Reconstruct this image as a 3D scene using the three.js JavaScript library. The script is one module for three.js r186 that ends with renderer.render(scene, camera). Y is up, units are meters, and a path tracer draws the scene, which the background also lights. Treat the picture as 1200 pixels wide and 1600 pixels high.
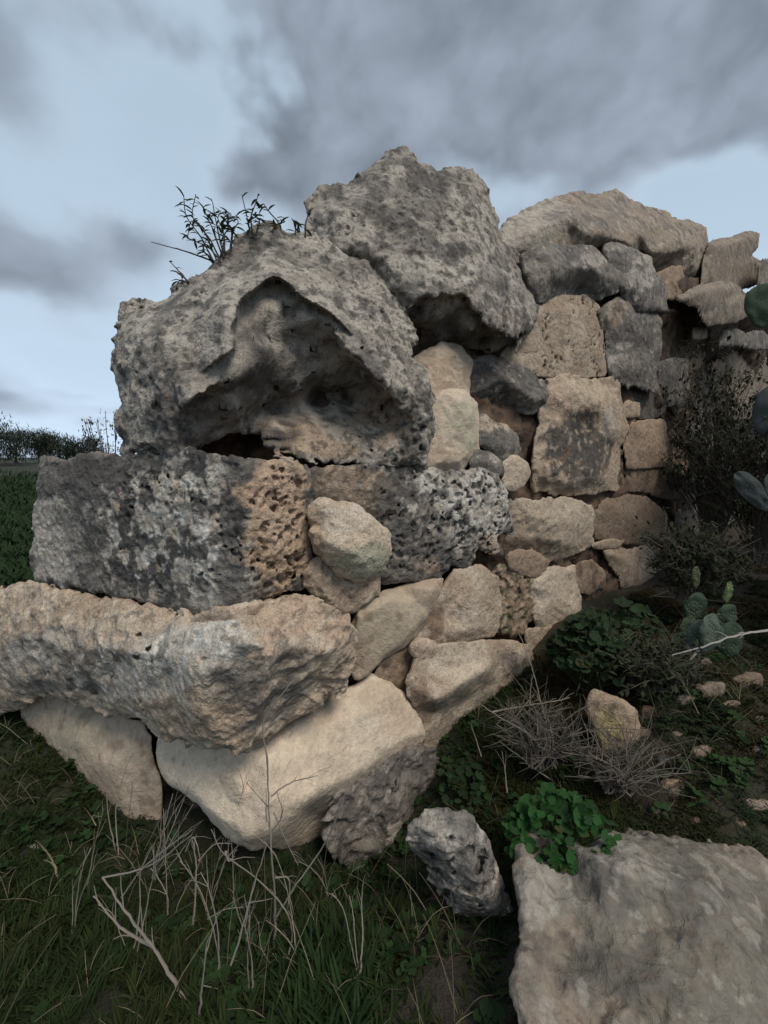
import * as THREE from 'three';
import { mergeGeometries } from 'three/addons/utils/BufferGeometryUtils.js';

// ---------------------------------------------------------------- camera, sky, sun, exposure
const EYE = new THREE.Vector3(0, 1.5, 0), PITCH = THREE.MathUtils.degToRad(7.6), FOCAL = 640;
const scene = new THREE.Scene();
const camera = new THREE.PerspectiveCamera(2 * Math.atan(800 / FOCAL) * 180 / Math.PI, 0.75, 0.02, 2000);
camera.position.copy(EYE);
camera.lookAt(EYE.x, EYE.y - Math.sin(PITCH), EYE.z - Math.cos(PITCH));
const renderer = new THREE.WebGLRenderer({ antialias: true });
renderer.setSize(768, 1024);
renderer.toneMapping = THREE.LinearToneMapping;
renderer.toneMappingExposure = 1.6;
renderer.shadowMap.enabled = true;
const sun = new THREE.DirectionalLight(new THREE.Color(1, 0.9, 0.79), 1.5);
sun.position.set(3.2, 8.6, 1.6);
sun.target.position.set(0, 1, -2.4);
sun.castShadow = true; sun.shadow.radius = 45; sun.shadow.mapSize.set(2048, 2048);
Object.assign(sun.shadow.camera, { left: -6, right: 6, top: 6, bottom: -6, near: 0.5, far: 30 });
scene.add(sun, sun.target);

// ---------------------------------------------------------------- numbers and noise
function rng(seed) { let a = seed >>> 0; return () => { a = (a + 0x6D2B79F5) | 0; let t = Math.imul(a ^ (a >>> 15), 1 | a); t = (t + Math.imul(t ^ (t >>> 7), 61 | t)) ^ t; return ((t ^ (t >>> 14)) >>> 0) / 4294967296; }; }
const PERM = new Uint8Array(512);
{ const r = rng(77), p = [...Array(256).keys()]; for (let i = 255; i > 0; i--) { const j = (r() * (i + 1)) | 0; [p[i], p[j]] = [p[j], p[i]]; } for (let i = 0; i < 512; i++) PERM[i] = p[i & 255]; }
const GX = new Float32Array(256), GY = new Float32Array(256), GZ = new Float32Array(256);
{ const r = rng(5); for (let i = 0; i < 256; i++) { const z = r() * 2 - 1, a = r() * 6.2832, q = Math.sqrt(1 - z * z); GX[i] = q * Math.cos(a) * 1.5; GY[i] = q * Math.sin(a) * 1.5; GZ[i] = z * 1.5; } }
function noise(x, y, z) {
  const fx = Math.floor(x), fy = Math.floor(y), fz = Math.floor(z); x -= fx; y -= fy; z -= fz;
  const X = fx & 255, Y = fy & 255, Z = fz & 255;
  const u = x * x * x * (x * (x * 6 - 15) + 10), v = y * y * y * (y * (y * 6 - 15) + 10), w = z * z * z * (z * (z * 6 - 15) + 10);
  const A = PERM[X] + Y, B = PERM[X + 1] + Y, AA = PERM[A] + Z, AB = PERM[A + 1] + Z, BA = PERM[B] + Z, BB = PERM[B + 1] + Z;
  const g = (h, a, b, c) => GX[h] * a + GY[h] * b + GZ[h] * c;
  const x00 = g(PERM[AA], x, y, z), x10 = g(PERM[BA], x - 1, y, z), x01 = g(PERM[AB], x, y - 1, z), x11 = g(PERM[BB], x - 1, y - 1, z);
  const y00 = g(PERM[AA + 1], x, y, z - 1), y10 = g(PERM[BA + 1], x - 1, y, z - 1), y01 = g(PERM[AB + 1], x, y - 1, z - 1), y11 = g(PERM[BB + 1], x - 1, y - 1, z - 1);
  const a = x00 + u * (x10 - x00), b = x01 + u * (x11 - x01), c = y00 + u * (y10 - y00), d = y01 + u * (y11 - y01);
  const e = a + v * (b - a), f = c + v * (d - c);
  return e + w * (f - e);
}
function fbm(x, y, z, n = 4) { let s = 0, a = 0.5; for (let i = 0; i < n; i++) { s += a * noise(x, y, z); x = x * 2.03 + 13.1; y = y * 2.03 + 7.7; z = z * 2.03 + 3.3; a *= 0.5; } return s; }
function billow(x, y, z, n = 3) { let s = 0, a = 0.5; for (let i = 0; i < n; i++) { s += a * Math.abs(noise(x, y, z)); x = x * 2.1 + 5.1; y = y * 2.1 + 9.7; z = z * 2.1 + 1.3; a *= 0.5; } return s; }
const clamp = (x, a = 0, b = 1) => x < a ? a : x > b ? b : x;
const sstep = (a, b, x) => { const t = clamp((x - a) / (b - a)); return t * t * (3 - 2 * t); };
const smax = (a, b, k) => { const h = Math.max(k - Math.abs(a - b), 0) / k; return Math.max(a, b) + h * h * k * 0.25; };
const lerp = (a, b, t) => a + (b - a) * t;
function hash3(x, y, z) { let h = Math.imul(x, 374761393) ^ Math.imul(y, 668265263) ^ Math.imul(z, 2147483647 - 1274126177); h = Math.imul(h ^ (h >>> 13), 1274126177); return (h ^ (h >>> 16)) >>> 0; }
// sphere-shaped pits of a weathered limestone: how deep a point lies inside the nearest pit
function pits(x, y, z, cell, rad, share) {
  x /= cell; y /= cell; z /= cell;
  const X = Math.floor(x), Y = Math.floor(y), Z = Math.floor(z); let best = -1;
  for (let i = -1; i < 2; i++) for (let j = -1; j < 2; j++) for (let k = -1; k < 2; k++) {
    const h = hash3(X + i, Y + j, Z + k); if ((h & 255) / 255 > share) continue;
    const dx = X + i + ((h >>> 8) & 63) / 63 - x, dy = Y + j + ((h >>> 14) & 63) / 63 - y, dz = Z + k + ((h >>> 20) & 63) / 63 - z;
    const q = rad * (0.45 + 0.75 * ((h >>> 26) & 63) / 63) - Math.sqrt(dx * dx + dy * dy * 1.5 + dz * dz);
    if (q > best) best = q;
  }
  return best * cell;
}

// ---------------------------------------------------------------- where a line of sight of the photograph meets the place
const FWD = new THREE.Vector3(0, -Math.sin(PITCH), -Math.cos(PITCH)), UPV = new THREE.Vector3(0, Math.cos(PITCH), -Math.sin(PITCH)), RGT = new THREE.Vector3(1, 0, 0);
const sight = (px, py) => FWD.clone().addScaledVector(RGT, (px - 600) / FOCAL).addScaledVector(UPV, (800 - py) / FOCAL);
const at = (px, py, d) => sight(px, py).multiplyScalar(d).add(EYE);
const plane = (p, n) => ({ p, n: n.clone().normalize() });
const planeThrough = (a, b, c) => { const n = new THREE.Vector3().crossVectors(b.clone().sub(a), c.clone().sub(a)).normalize(); if (n.dot(EYE.clone().sub(a)) < 0) n.negate(); return { p: a, n }; };
const CORNER = new THREE.Vector3(-0.58, 0, -1.49);
const WALL_LEFT = plane(CORNER, new THREE.Vector3(-0.40, 0.03, 0.92)), WALL_RIGHT = plane(CORNER, new THREE.Vector3(0.573, 0.03, 0.819));
const hit = (px, py, pl) => { const s = sight(px, py); return pl.p.clone().sub(EYE).dot(pl.n) / s.dot(pl.n); };
const depthAt = (px, py, pls) => Math.max(...pls.map(q => hit(px, py, q)));

// ---------------------------------------------------------------- the sky: grey evening clouds with pale blue gaps
{
  const W = 1536, H = 768, data = new Float32Array(W * H * 4);
  const dirOf = (px, py) => sight(px, py).normalize();
  const blob = (px, py, rx, ry, a) => { const d = dirOf(px, py), e = Math.asin(d.y), az = Math.atan2(d.x, -d.z); const deg = Math.PI / 180; return [az, e, rx * deg, ry * deg, a, Math.cos(e)]; };
  const blobs = [ // centre, size in degrees, weight: positive grey cloud, negative open sky
    blob(760, 60, 26, 15, 0.6), blob(1080, 130, 22, 16, 0.5), blob(560, 190, 13, 8, 0.75), blob(520, 60, 13, 11, 0.7), blob(720, 200, 12, 5, 0.6), blob(980, 230, 14, 5, 0.4), blob(1180, 60, 20, 16, 0.2), blob(90, 520, 10, 1.6, 0.45),
    blob(372, 262, 4, 3.2, 0.75), blob(10, 130, 4.5, 7, 0.75), blob(190, 365, 9, 3.2, 0.7), blob(60, 400, 9, 4.0, 0.7), blob(240, 305, 3, 2, 0.5), blob(110, 612, 5, 0.9, 0.6), blob(130, 655, 3, 0.8, 0.4), blob(60, 445, 8, 2.5, 0.35), blob(440, 235, 6, 5, 0.4),
    blob(150, 100, 16, 15, -0.5), blob(330, 180, 6, 9, -0.35), blob(280, 240, 7, 5, -0.3), blob(60, 270, 12, 4, -0.35), blob(100, 530, 16, 5, -0.7), blob(330, 290, 5, 3, -0.3), blob(860, 285, 10, 3.2, -0.95), blob(700, 250, 5, 2, -0.5), blob(1010, 300, 6, 2.5, -0.5), blob(650, 130, 4, 3.4, -0.6), blob(1150, 320, 8, 4.5, -1.4), blob(470, 300, 5, 2, -0.2), blob(790, 140, 3, 2, -0.25), blob(190, 460, 6, 3, -0.4),
  ];
  for (let j = 0; j < H; j++) for (let i = 0; i < W; i++) {
    const e = ((j + 0.5) / H - 0.5) * Math.PI, az0 = ((i + 0.5) / W - 0.5) * 2 * Math.PI;   // u = atan2(z, x)
    const x = Math.cos(e) * Math.cos(az0), z = Math.cos(e) * Math.sin(az0), y = Math.sin(e), az = Math.atan2(x, -z);
    if (y < -0.07) { const o = (j * W + i) * 4; data[o] = 0.05; data[o + 1] = 0.055; data[o + 2] = 0.04; data[o + 3] = 1; continue; }
    const q = 1 / (Math.max(y, 0) + 0.28), sx = x * q, sz = z * q;
    const w1 = fbm(x * 4.2, y * 5.5, z * 4.2 + 3.1, 5), w2 = fbm(x * 4.2 + 9, y * 5.5, z * 4.2 + 8.4, 5);
    let c = 0.40 + 0.95 * fbm(sx * 1.1 + 4.2, sz * 1.1 + 1.3, 0.7, 5) + 0.30 * fbm(x * 5, y * 7, z * 5 + 5.5, 4);
    let m = 0, mass = 0;
    for (const [a, el, rx, ry, k, ce] of blobs) {
      let da = az - a; if (da > Math.PI) da -= 2 * Math.PI; if (da < -Math.PI) da += 2 * Math.PI;
      const X = (da * ce) / rx + w1 * 1.1, Y = (e - el) / ry + w2 * 1.1, r2 = X * X + Y * Y; if (r2 > 6) continue;
      const g = Math.exp(-r2 * 1.25); m += k * g; mass += g;
    }
    const ey = Math.max(y, 0) * 1.5, lump = billow(x * 3.4 + w1 * 0.4, ey * 3.4 + w2 * 0.4, z * 3.4, 4), fine = fbm(x * 6 + w1 * 0.5, ey * 6, z * 6, 6);
    c = lerp(c, 0.42 + m * 0.72 + 0.34 * w1 + 0.62 * fine, clamp(mass * 1.3));
    const cl = sstep(0.14, 0.92, c), edge = Math.exp(-((c - 0.42) ** 2) / 0.05);
    const hz = Math.exp(-Math.max(y, 0) * 3.0);
    // open air between the clouds; cloud bodies of grey-lilac with thicker and thinner places
    const ar = lerp(0.25, 0.42, hz), ag = lerp(0.322, 0.515, hz), ab = lerp(0.388, 0.64, hz);
    const thin = clamp(0.58 + 1.7 * (lump - 0.26) + 1.1 * fine), cr = lerp(0.122, 0.235, thin), cg = lerp(0.146, 0.275, thin), cb = lerp(0.180, 0.335, thin);
    const o = (j * W + i) * 4, lift = 1 + 0.08 * edge;
    let R = lerp(ar, cr, cl) * lift, G = lerp(ag, cg, cl) * lift, B = lerp(ab, cb, cl) * lift;
    if (y < 0) { const t = sstep(0, -0.06, y); R = lerp(R, 0.05, t); G = lerp(G, 0.055, t); B = lerp(B, 0.04, t); }
    data[o] = R; data[o + 1] = G; data[o + 2] = B; data[o + 3] = 1;
  }
  const tex = new THREE.DataTexture(data, W, H, THREE.RGBAFormat, THREE.FloatType);
  tex.mapping = THREE.EquirectangularReflectionMapping; tex.magFilter = THREE.LinearFilter; tex.minFilter = THREE.LinearFilter; tex.colorSpace = THREE.LinearSRGBColorSpace; tex.needsUpdate = true;
  scene.background = tex; scene.environment = tex; scene.backgroundIntensity = 1; scene.environmentIntensity = 1;
}

// ---------------------------------------------------------------- names and materials
const used = new Map();
function numbered(name) { const n = used.get(name) || 0; used.set(name, n + 1); return n ? `${name}_${String(n).padStart(3, '0')}` : name; }
function tag(o, label, category, group) { o.userData.label = label; if (category) o.userData.category = category; if (group) o.userData.group = group; return o; }
function finish(m) { m.castShadow = true; m.receiveShadow = true; return m; }
// tileable value of a wrapped noise sheet
function sheet(n, fn) { const d = new Uint8Array(n * n * 4); for (let j = 0; j < n; j++) for (let i = 0; i < n; i++) { const v = fn(i / n, j / n); const o = (j * n + i) * 4; d[o] = clamp(v[0]) * 255; d[o + 1] = clamp(v[1]) * 255; d[o + 2] = clamp(v[2]) * 255; d[o + 3] = 255; } const t = new THREE.DataTexture(d, n, n); t.wrapS = t.wrapT = THREE.RepeatWrapping; t.magFilter = THREE.LinearFilter; t.minFilter = THREE.LinearMipmapLinearFilter; t.generateMipmaps = true; t.needsUpdate = true; return t; }
function wrapped(x, y, p, z) { // noise that repeats every p cells
  const fx = Math.floor(x), fy = Math.floor(y); x -= fx; y -= fy; const X0 = ((fx % p) + p) % p, X1 = (X0 + 1) % p, Y0 = ((fy % p) + p) % p, Y1 = (Y0 + 1) % p;
  const u = x * x * x * (x * (x * 6 - 15) + 10), v = y * y * y * (y * (y * 6 - 15) + 10), g = (a, b, dx, dy) => { const k = PERM[(PERM[(a + z) & 255] + b) & 255]; return (GX[k] * dx + GY[k] * dy) * 1.3; };
  const a = g(X0, Y0, x, y), b = g(X1, Y0, x - 1, y), c = g(X0, Y1, x, y - 1), d = g(X1, Y1, x - 1, y - 1); return (a + u * (b - a)) * (1 - v) + (c + u * (d - c)) * v; }
function torus(u, v, f, z, n) { let s = 0, a = 0.5, p = f; for (let i = 0; i < n; i++) { s += a * wrapped(u * p, v * p, p, z + i * 17); p *= 2; a *= 0.55; } return s; }
const grainHeights = sheet(1024, (u, v) => { const a = torus(u, v, 16, 2, 6), b = Math.abs(torus(u, v, 40, 9, 3)); const h = 0.60 + 0.75 * a - 0.5 * b - 0.22 * sstep(0.02, 0.0, Math.abs(torus(u, v, 4, 23, 3))); return [h, h, h]; });
const grainTint = sheet(1024, (u, v) => { const a = torus(u, v, 10, 5, 6), b = torus(u, v, 64, 1, 3); const s1 = torus(u, v, 46, 31, 3), s2 = torus(u, v, 70, 57, 3); const k = 0.83 + 0.30 * a + 0.42 * b - 0.20 * sstep(0.24, 0.42, s1) + 0.10 * sstep(0.26, 0.36, s2); return [k * 1.0, k * (0.99 + 0.03 * a), k * (0.975 + 0.05 * a)]; });
grainTint.colorSpace = THREE.NoColorSpace;
const softTint = sheet(1024, (u, v) => { const a = torus(u, v, 7, 5, 6), b = torus(u, v, 90, 1, 2); const k = 0.88 + 0.16 * a + 0.16 * b; return [k, k, k * 0.99]; });
softTint.colorSpace = THREE.NoColorSpace;
const stoneMat = new THREE.MeshStandardMaterial({ vertexColors: true, map: grainTint, bumpMap: grainHeights, bumpScale: 0.006, roughness: 0.95 });
const smoothMat = new THREE.MeshStandardMaterial({ vertexColors: true, map: softTint, bumpMap: grainHeights, bumpScale: 0.0045, roughness: 0.92 });

// ---------------------------------------------------------------- stones
// A stone is a solid: its outline and the depth of its face give a block with a back, rounded and tapering behind; erosion is carved into that solid and the solid is meshed.
function delaunay(pts) {
  const n = pts.length, P = pts.map(p => [p[0], p[1]]); P.push([-90, -90], [90, -90], [0, 120]);
  let T = [[n, n + 1, n + 2]];
  for (let i = 0; i < n; i++) {
    const [x, y] = P[i], edges = new Map(), keep = [];
    for (const t of T) {
      const [a, b, c] = t.map(k => P[k]);
      const ax = a[0] - x, ay = a[1] - y, bx = b[0] - x, by = b[1] - y, cx = c[0] - x, cy = c[1] - y;
      const o = (b[0] - a[0]) * (c[1] - a[1]) - (b[1] - a[1]) * (c[0] - a[0]);
      const det = (ax * ax + ay * ay) * (bx * cy - cx * by) - (bx * bx + by * by) * (ax * cy - cx * ay) + (cx * cx + cy * cy) * (ax * by - bx * ay);
      if (det * Math.sign(o) > 0) for (const [p, q] of [[t[0], t[1]], [t[1], t[2]], [t[2], t[0]]]) { const k = p < q ? p * 9999 + q : q * 9999 + p; edges.set(k, edges.has(k) ? null : [p, q]); }
      else keep.push(t);
    }
    for (const e of edges.values()) if (e) keep.push([e[0], e[1], i]);
    T = keep;
  }
  return T.filter(t => t.every(k => k < n));
}
function fractured(o, seed, jag) { // an outline broken up between its given points, its corners just blunted
  const r = rng(seed * 13 + 5), out = [], mid = []; 
  for (let i = 0; i < o.length; i++) { const a = o[i], b = o[(i + 1) % o.length], l = Math.hypot(b[0] - a[0], b[1] - a[1]), n = l > 22 ? Math.min(3, Math.round(l / 22)) : 0; mid.push([a[0], a[1], a[2] ?? 0]);
    for (let k = 1; k <= n; k++) { const t = (k + (r() - 0.5) * 0.6) / (n + 1), q = (r() - 0.5) * jag * Math.min(l, 60); mid.push([lerp(a[0], b[0], t) - (b[1] - a[1]) / l * q, lerp(a[1], b[1], t) + (b[0] - a[0]) / l * q, lerp(a[2] ?? 0, b[2] ?? 0, t)]); } }
  for (let i = 0; i < mid.length; i++) { const a = mid[i], b = mid[(i + 1) % mid.length], m = t => [0, 1, 2].map(n => lerp(a[n], b[n], t)); out.push(m(0.07), m(0.93)); }
  return out;
}
const ROUGH = {
  rock: { a1: 0.030, f1: 5, a2: 0.020, f2: 10, a3: 0.005, f3: 50 },
  worn: { a1: 0.009, f1: 6, a2: 0.009, f2: 11, a3: 0.003, f3: 50 },
  smooth: { a1: 0.012, f1: 5, a2: 0.003, f2: 10, a3: 0.0012, f3: 45 },
  soil: { a1: 0.07, f1: 4, a2: 0.05, f2: 8, a3: 0.008, f3: 40 },
};
let stoneSeed = 0, triangles = 0;
function stoneGeometry(s) {
  const seed = ++stoneSeed * 7.31, pls = s.planes ?? [WALL_LEFT, WALL_RIGHT], off = s.off ?? 0;
  const depthOf = s.d ? (() => s.d) : ((x, y) => depthAt(x, y, pls));
  const O = fractured(s.o, stoneSeed, s.jag ?? 0.13), rim = s.rim ?? 0.012;
  let cx = 0, cy = 0; for (const p of s.o) { cx += p[0] / s.o.length; cy += p[1] / s.o.length; }
  const dc = depthOf(cx, cy) + off, ctr = at(cx, cy, dc);
  const N = EYE.clone().sub(ctr).normalize(); if (s.lean) N.add(new THREE.Vector3(...s.lean)).normalize();
  const U = new THREE.Vector3().crossVectors(new THREE.Vector3(0, 1, 0), N).normalize(), V = new THREE.Vector3().crossVectors(N, U);
  const local = p => { const q = p.clone().sub(ctr); return [q.dot(U), q.dot(V), q.dot(N)]; };
  // face heights: the wall's planes (or a flat depth) plus the offsets given at points
  const baseW = s.d ? (() => 0) : (() => { const eq = pls.map(q => { const a = q.n.dot(U), b = q.n.dot(V), c = q.n.dot(N), k = q.p.clone().sub(ctr).dot(q.n); return [a, b, c, k]; }); return (u, v) => { let m = 9; for (const [a, b, c, k] of eq) { const w = (k - a * u - b * v) / c; if (w < m) m = w; } return m; }; })();
  const pts = [], poly = [];
  for (const [x, y, o = 0] of O) { const q = local(at(x, y, depthOf(x, y) + off + o + rim)); poly.push([q[0], q[1]]); pts.push([q[0], q[1], q[2] - baseW(q[0], q[1])]); }
  for (const [x, y, o] of s.c ?? []) { const q = local(at(x, y, depthOf(x, y) + off + o)); pts.push([q[0], q[1], q[2] - baseW(q[0], q[1])]); }
  if ((s.c ?? []).length <= 3) { const o = s.c ? s.c.reduce((t, p) => t + p[2], 0) / s.c.length * 0.85 : 0; // a flat face inside the rim
    for (const p of s.o) { const x = cx + (p[0] - cx) * 0.8, y = cy + (p[1] - cy) * 0.8, q = local(at(x, y, depthOf(x, y) + off + o)); pts.push([q[0], q[1], q[2] - baseW(q[0], q[1])]); } }
  if (!s.c) { const q = local(at(cx, cy, depthOf(cx, cy) + off)); pts.push([q[0], q[1], q[2] - baseW(q[0], q[1])]); }
  const jr = rng(stoneSeed * 31); for (const p of pts) { p[0] += (jr() - 0.5) * 1e-4; p[1] += (jr() - 0.5) * 1e-4; }
  const tris = delaunay(pts);
  const h = (s.h ?? 0.0040) * dc, mg = 4 * h + 0.03;
  let u0 = 9, u1 = -9, v0 = 9, v1 = -9; for (const [u, v] of poly) { u0 = Math.min(u0, u); u1 = Math.max(u1, u); v0 = Math.min(v0, v); v1 = Math.max(v1, v); }
  u0 -= mg; v0 -= mg; u1 += mg; v1 += mg;
  const nu = Math.ceil((u1 - u0) / h) + 1, nv = Math.ceil((v1 - v0) / h) + 1;
  let F = new Float32Array(nu * nv), D2 = new Float32Array(nu * nv);
  const wa = s.warp ?? 0.009;
  const prep = tris.map(([a, b, c]) => { const A = pts[a], B = pts[b], C = pts[c], det = (B[1] - C[1]) * (A[0] - C[0]) + (C[0] - B[0]) * (A[1] - C[1]); return [A, B, C, det]; });
  let last = prep[0];
  for (let j = 0; j < nv; j++) for (let i = 0; i < nu; i++) {
    const u = u0 + i * h, v = v0 + j * h;
    const uu = u + wa * fbm(u * 6 + seed, v * 6, seed, 3) * 2, vv = v + wa * fbm(u * 6, v * 6 + seed, seed + 40, 3) * 2;
    let f = null;
    const tryT = t => { const [A, B, C, det] = t; const l1 = ((B[1] - C[1]) * (uu - C[0]) + (C[0] - B[0]) * (vv - C[1])) / det, l2 = ((C[1] - A[1]) * (uu - C[0]) + (A[0] - C[0]) * (vv - C[1])) / det, l3 = 1 - l1 - l2; if (l1 > -1e-6 && l2 > -1e-6 && l3 > -1e-6) { f = l1 * A[2] + l2 * B[2] + l3 * C[2]; last = t; return true; } return false; };
    if (!(last && tryT(last))) for (const t of prep) if (tryT(t)) break;
    if (f === null) { let bd = 9; for (const p of pts) { const q = (p[0] - uu) ** 2 + (p[1] - vv) ** 2; if (q < bd) { bd = q; f = p[2]; } } }
    F[j * nu + i] = f + baseW(u, v);
    // signed distance to the outline
    let dd = 1e9, sgn = 1; const n = poly.length;
    for (let k = 0, l = n - 1; k < n; l = k++) {
      const ex = poly[l][0] - poly[k][0], ey = poly[l][1] - poly[k][1], wx = uu - poly[k][0], wy = vv - poly[k][1];
      const t = clamp((wx * ex + wy * ey) / (ex * ex + ey * ey + 1e-12)), bx = wx - ex * t, by = wy - ey * t; dd = Math.min(dd, bx * bx + by * by);
      const c1 = vv >= poly[k][1], c2 = vv < poly[l][1], c3 = ex * wy > ey * wx; if ((c1 && c2 && c3) || (!c1 && !c2 && !c3)) sgn = -sgn;
    }
    D2[j * nu + i] = sgn * Math.sqrt(dd) - (s.grow ?? 0.013);
  }
  // soften the creases a little
  const br = Math.max(1, Math.round((s.soft ?? 0.008) / h));
  for (let pass = 0; pass < 2; pass++) {
    const G = new Float32Array(nu * nv);
    for (let j = 0; j < nv; j++) { for (let i = 0; i < nu; i++) { let a = 0, c = 0; for (let k = -br; k <= br; k++) { const x = i + k; if (x >= 0 && x < nu) { a += F[j * nu + x]; c++; } } G[j * nu + i] = a / c; } }
    for (let j = 0; j < nv; j++) for (let i = 0; i < nu; i++) { let a = 0, c = 0; for (let k = -br; k <= br; k++) { const y = j + k; if (y >= 0 && y < nv) { a += G[y * nu + i]; c++; } } F[j * nu + i] = a / c; }
  }
  // hollows: an opening of its own outline cut straight into the face, walls drawing together inwards
  const hollows = (s.hollow ?? []).map(({ o, c }) => { const q = fractured(o.map(p => [...p, 0]), stoneSeed + 50, 0.08).map(([x, y]) => local(at(x, y, depthOf(x, y) + off))), G = new Float32Array(nu * nv), Z = new Float32Array(nu * nv);
    const ctl = [...c, ...o.filter(p => p[1] < 640).map(([x, y]) => [x, y, 0.11])].map(([x, y, z]) => { const l = local(at(x, y, depthOf(x, y) + off + z * 0.5)); return [l[0], l[1], z]; });
    for (let j = 0; j < nv; j++) for (let i = 0; i < nu; i++) { const u = u0 + i * h, v = v0 + j * h, uu = u + 0.03 * fbm(u * 7 + seed, v * 7, seed + 9, 3), vv = v + 0.03 * fbm(u * 7, v * 7 + seed, seed + 70, 3); let dd = 1e9, sgn = 1; const n = q.length;
      for (let k = 0, l = n - 1; k < n; l = k++) { const ex = q[l][0] - q[k][0], ey = q[l][1] - q[k][1], wx = uu - q[k][0], wy = vv - q[k][1], t = clamp((wx * ex + wy * ey) / (ex * ex + ey * ey + 1e-12)), bx = wx - ex * t, by = wy - ey * t; dd = Math.min(dd, bx * bx + by * by); const c1 = vv >= q[k][1], c2 = vv < q[l][1], c3 = ex * wy > ey * wx; if ((c1 && c2 && c3) || (!c1 && !c2 && !c3)) sgn = -sgn; }
      G[j * nu + i] = sgn * Math.sqrt(dd); if (G[j * nu + i] > 0.06) continue;
      let a = 0, b = 0; for (const [x, y, z] of ctl) { const k = 1 / (((x - uu) ** 2 + (y - vv) ** 2) ** 1.6 + 6e-5); a += k * z; b += k; } Z[j * nu + i] = a / b; }
    return [G, Z, Math.max(...c.map(p => p[2]))]; });
  const T = s.T ?? 0.3; let w0 = 9, w1 = -9; for (let k = 0; k < F.length; k++) if (D2[k] < 0.02) { w0 = Math.min(w0, F[k]); w1 = Math.max(w1, F[k]); }
  let wBack = Math.max(w0 - T * 0.55, w1 - T * 1.6) ; wBack = Math.min(wBack, w0 - 0.16); for (const [, , depth] of hollows) wBack = Math.min(wBack, w0 - depth - 0.12);
  const z0 = wBack - 0.03 - 3 * h, z1 = w1 + 0.05 + 2 * h, nw = Math.ceil((z1 - z0) / h) + 1;
  const R = { ...(ROUGH[s.rough ?? 'worn']), ...(s.rx ?? {}) }, rr = s.r ?? 0.008, tp = s.taper ?? 0.22, k0 = s.size ?? 1;
  const holes = (s.carve ?? []).map(([x, y, o, a, b, c]) => { const q = local(at(x, y, depthOf(x, y) + off + o)); return [...q, a, b, c]; });
  // corners broken off along flat cuts
  const chips = [], cr = rng(stoneSeed * 97 + 3), span = Math.min(u1 - u0, v1 - v0) - 2 * mg;
  for (let k = 0; k < (s.chips ?? 6); k++) { const a = cr() * 6.283, t = k % 2 ? 0.15 + cr() * 0.5 : 0.7 + cr() * 0.45, nx = Math.cos(a) * Math.cos(t), ny = Math.sin(a) * Math.cos(t), nz = Math.sin(t); let far = -9;
    for (const p of poly) { const i = clamp(Math.round((p[0] - u0) / h), 0, nu - 1), j = clamp(Math.round((p[1] - v0) / h), 0, nv - 1); far = Math.max(far, p[0] * nx + p[1] * ny + F[j * nu + i] * nz); }
    chips.push([nx, ny, nz, far - (0.002 + cr() * (k % 2 ? 0.035 : 0.05) * Math.min(span, 0.6))]); }
  const field = new Float32Array(nu * nv * nw), band = 0.05 + 2 * h;
  const P = new THREE.Vector3();
  const carve = (u, v, w, d) => {
    for (const [a, b, c, x, y, z] of holes) { const q = Math.sqrt(((u - a) / x) ** 2 + ((v - b) / y) ** 2 + ((w - c) / z) ** 2); d = smax(d, (1 - q) * Math.min(x, y, z), 0.03); }
    const X = u + seed, Y = v + seed * 1.3, Z = w - seed * 0.7;
    const wx = 0.05 * noise(X * 5, Y * 5, Z * 5);
    d += R.a1 * k0 * 1.7 * fbm(X * R.f1, Y * R.f1, Z * R.f1, 4);
    for (const [a, b, c, q] of chips) d = smax(d, a * u + b * v + c * w - q, 0.008);
    d += R.a2 * (0.9 - 2.6 * billow(X * R.f2 + wx * 8, Y * R.f2, Z * R.f2 - wx * 8, 3)) * -1;
    d += R.a3 * noise(X * R.f3, Y * R.f3, Z * R.f3);
    if (R.st) { const q = (Y + 0.08 * noise(X * 3, Y * 2, Z * 3)) * (R.sf ?? 16); d += R.st * (Math.abs(((q + 0.6 * noise(X * 4, q, Z * 4)) % 1 + 1) % 1 - 0.5) * 2 - 0.5) * clamp(0.6 + 1.2 * noise(X * 5 + 3, Y * 5, Z * 5)); }
    for (const p of R.pits) if (d < 0.03 && d > -0.05) {
      const mask = p.pm === undefined ? 1 : clamp((fbm(X * 5 + 20, Y * 5, Z * 5, 2) - p.pm) * 5), zone = p.pz ? p.pz.reduce((m, [a, b, q]) => Math.max(m, sstep(q * 1.25, q * 0.7, Math.hypot(u - a, v - b))), 0) : 1, mz = mask * zone; if (mz < 0.02) continue;
      const n1 = p.pc * 0.6 * noise(X * 26, Y * 26, Z * 26), n2 = p.pc * 0.6 * noise(X * 26 + 9, Y * 26, Z * 26), g = pits(X + n1, Y + n2, Z + n1 - n2, p.pc, p.pr ?? 0.5, p.ps ?? 0.8);
      if (g > -0.01) d = smax(d, Math.min(g, p.pd ?? 0.03) * mz - (1 - mz) * 0.02, 0.006);
    }
    return d;
  };
  R.pits = [R, R.p2].filter(p => p && p.pc).map(p => ({ ...p, pz: p.pz && p.pz.map(([x, y, q]) => { const l = local(at(x, y, depthOf(x, y) + off)); return [l[0], l[1], q]; }) }));
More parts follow.
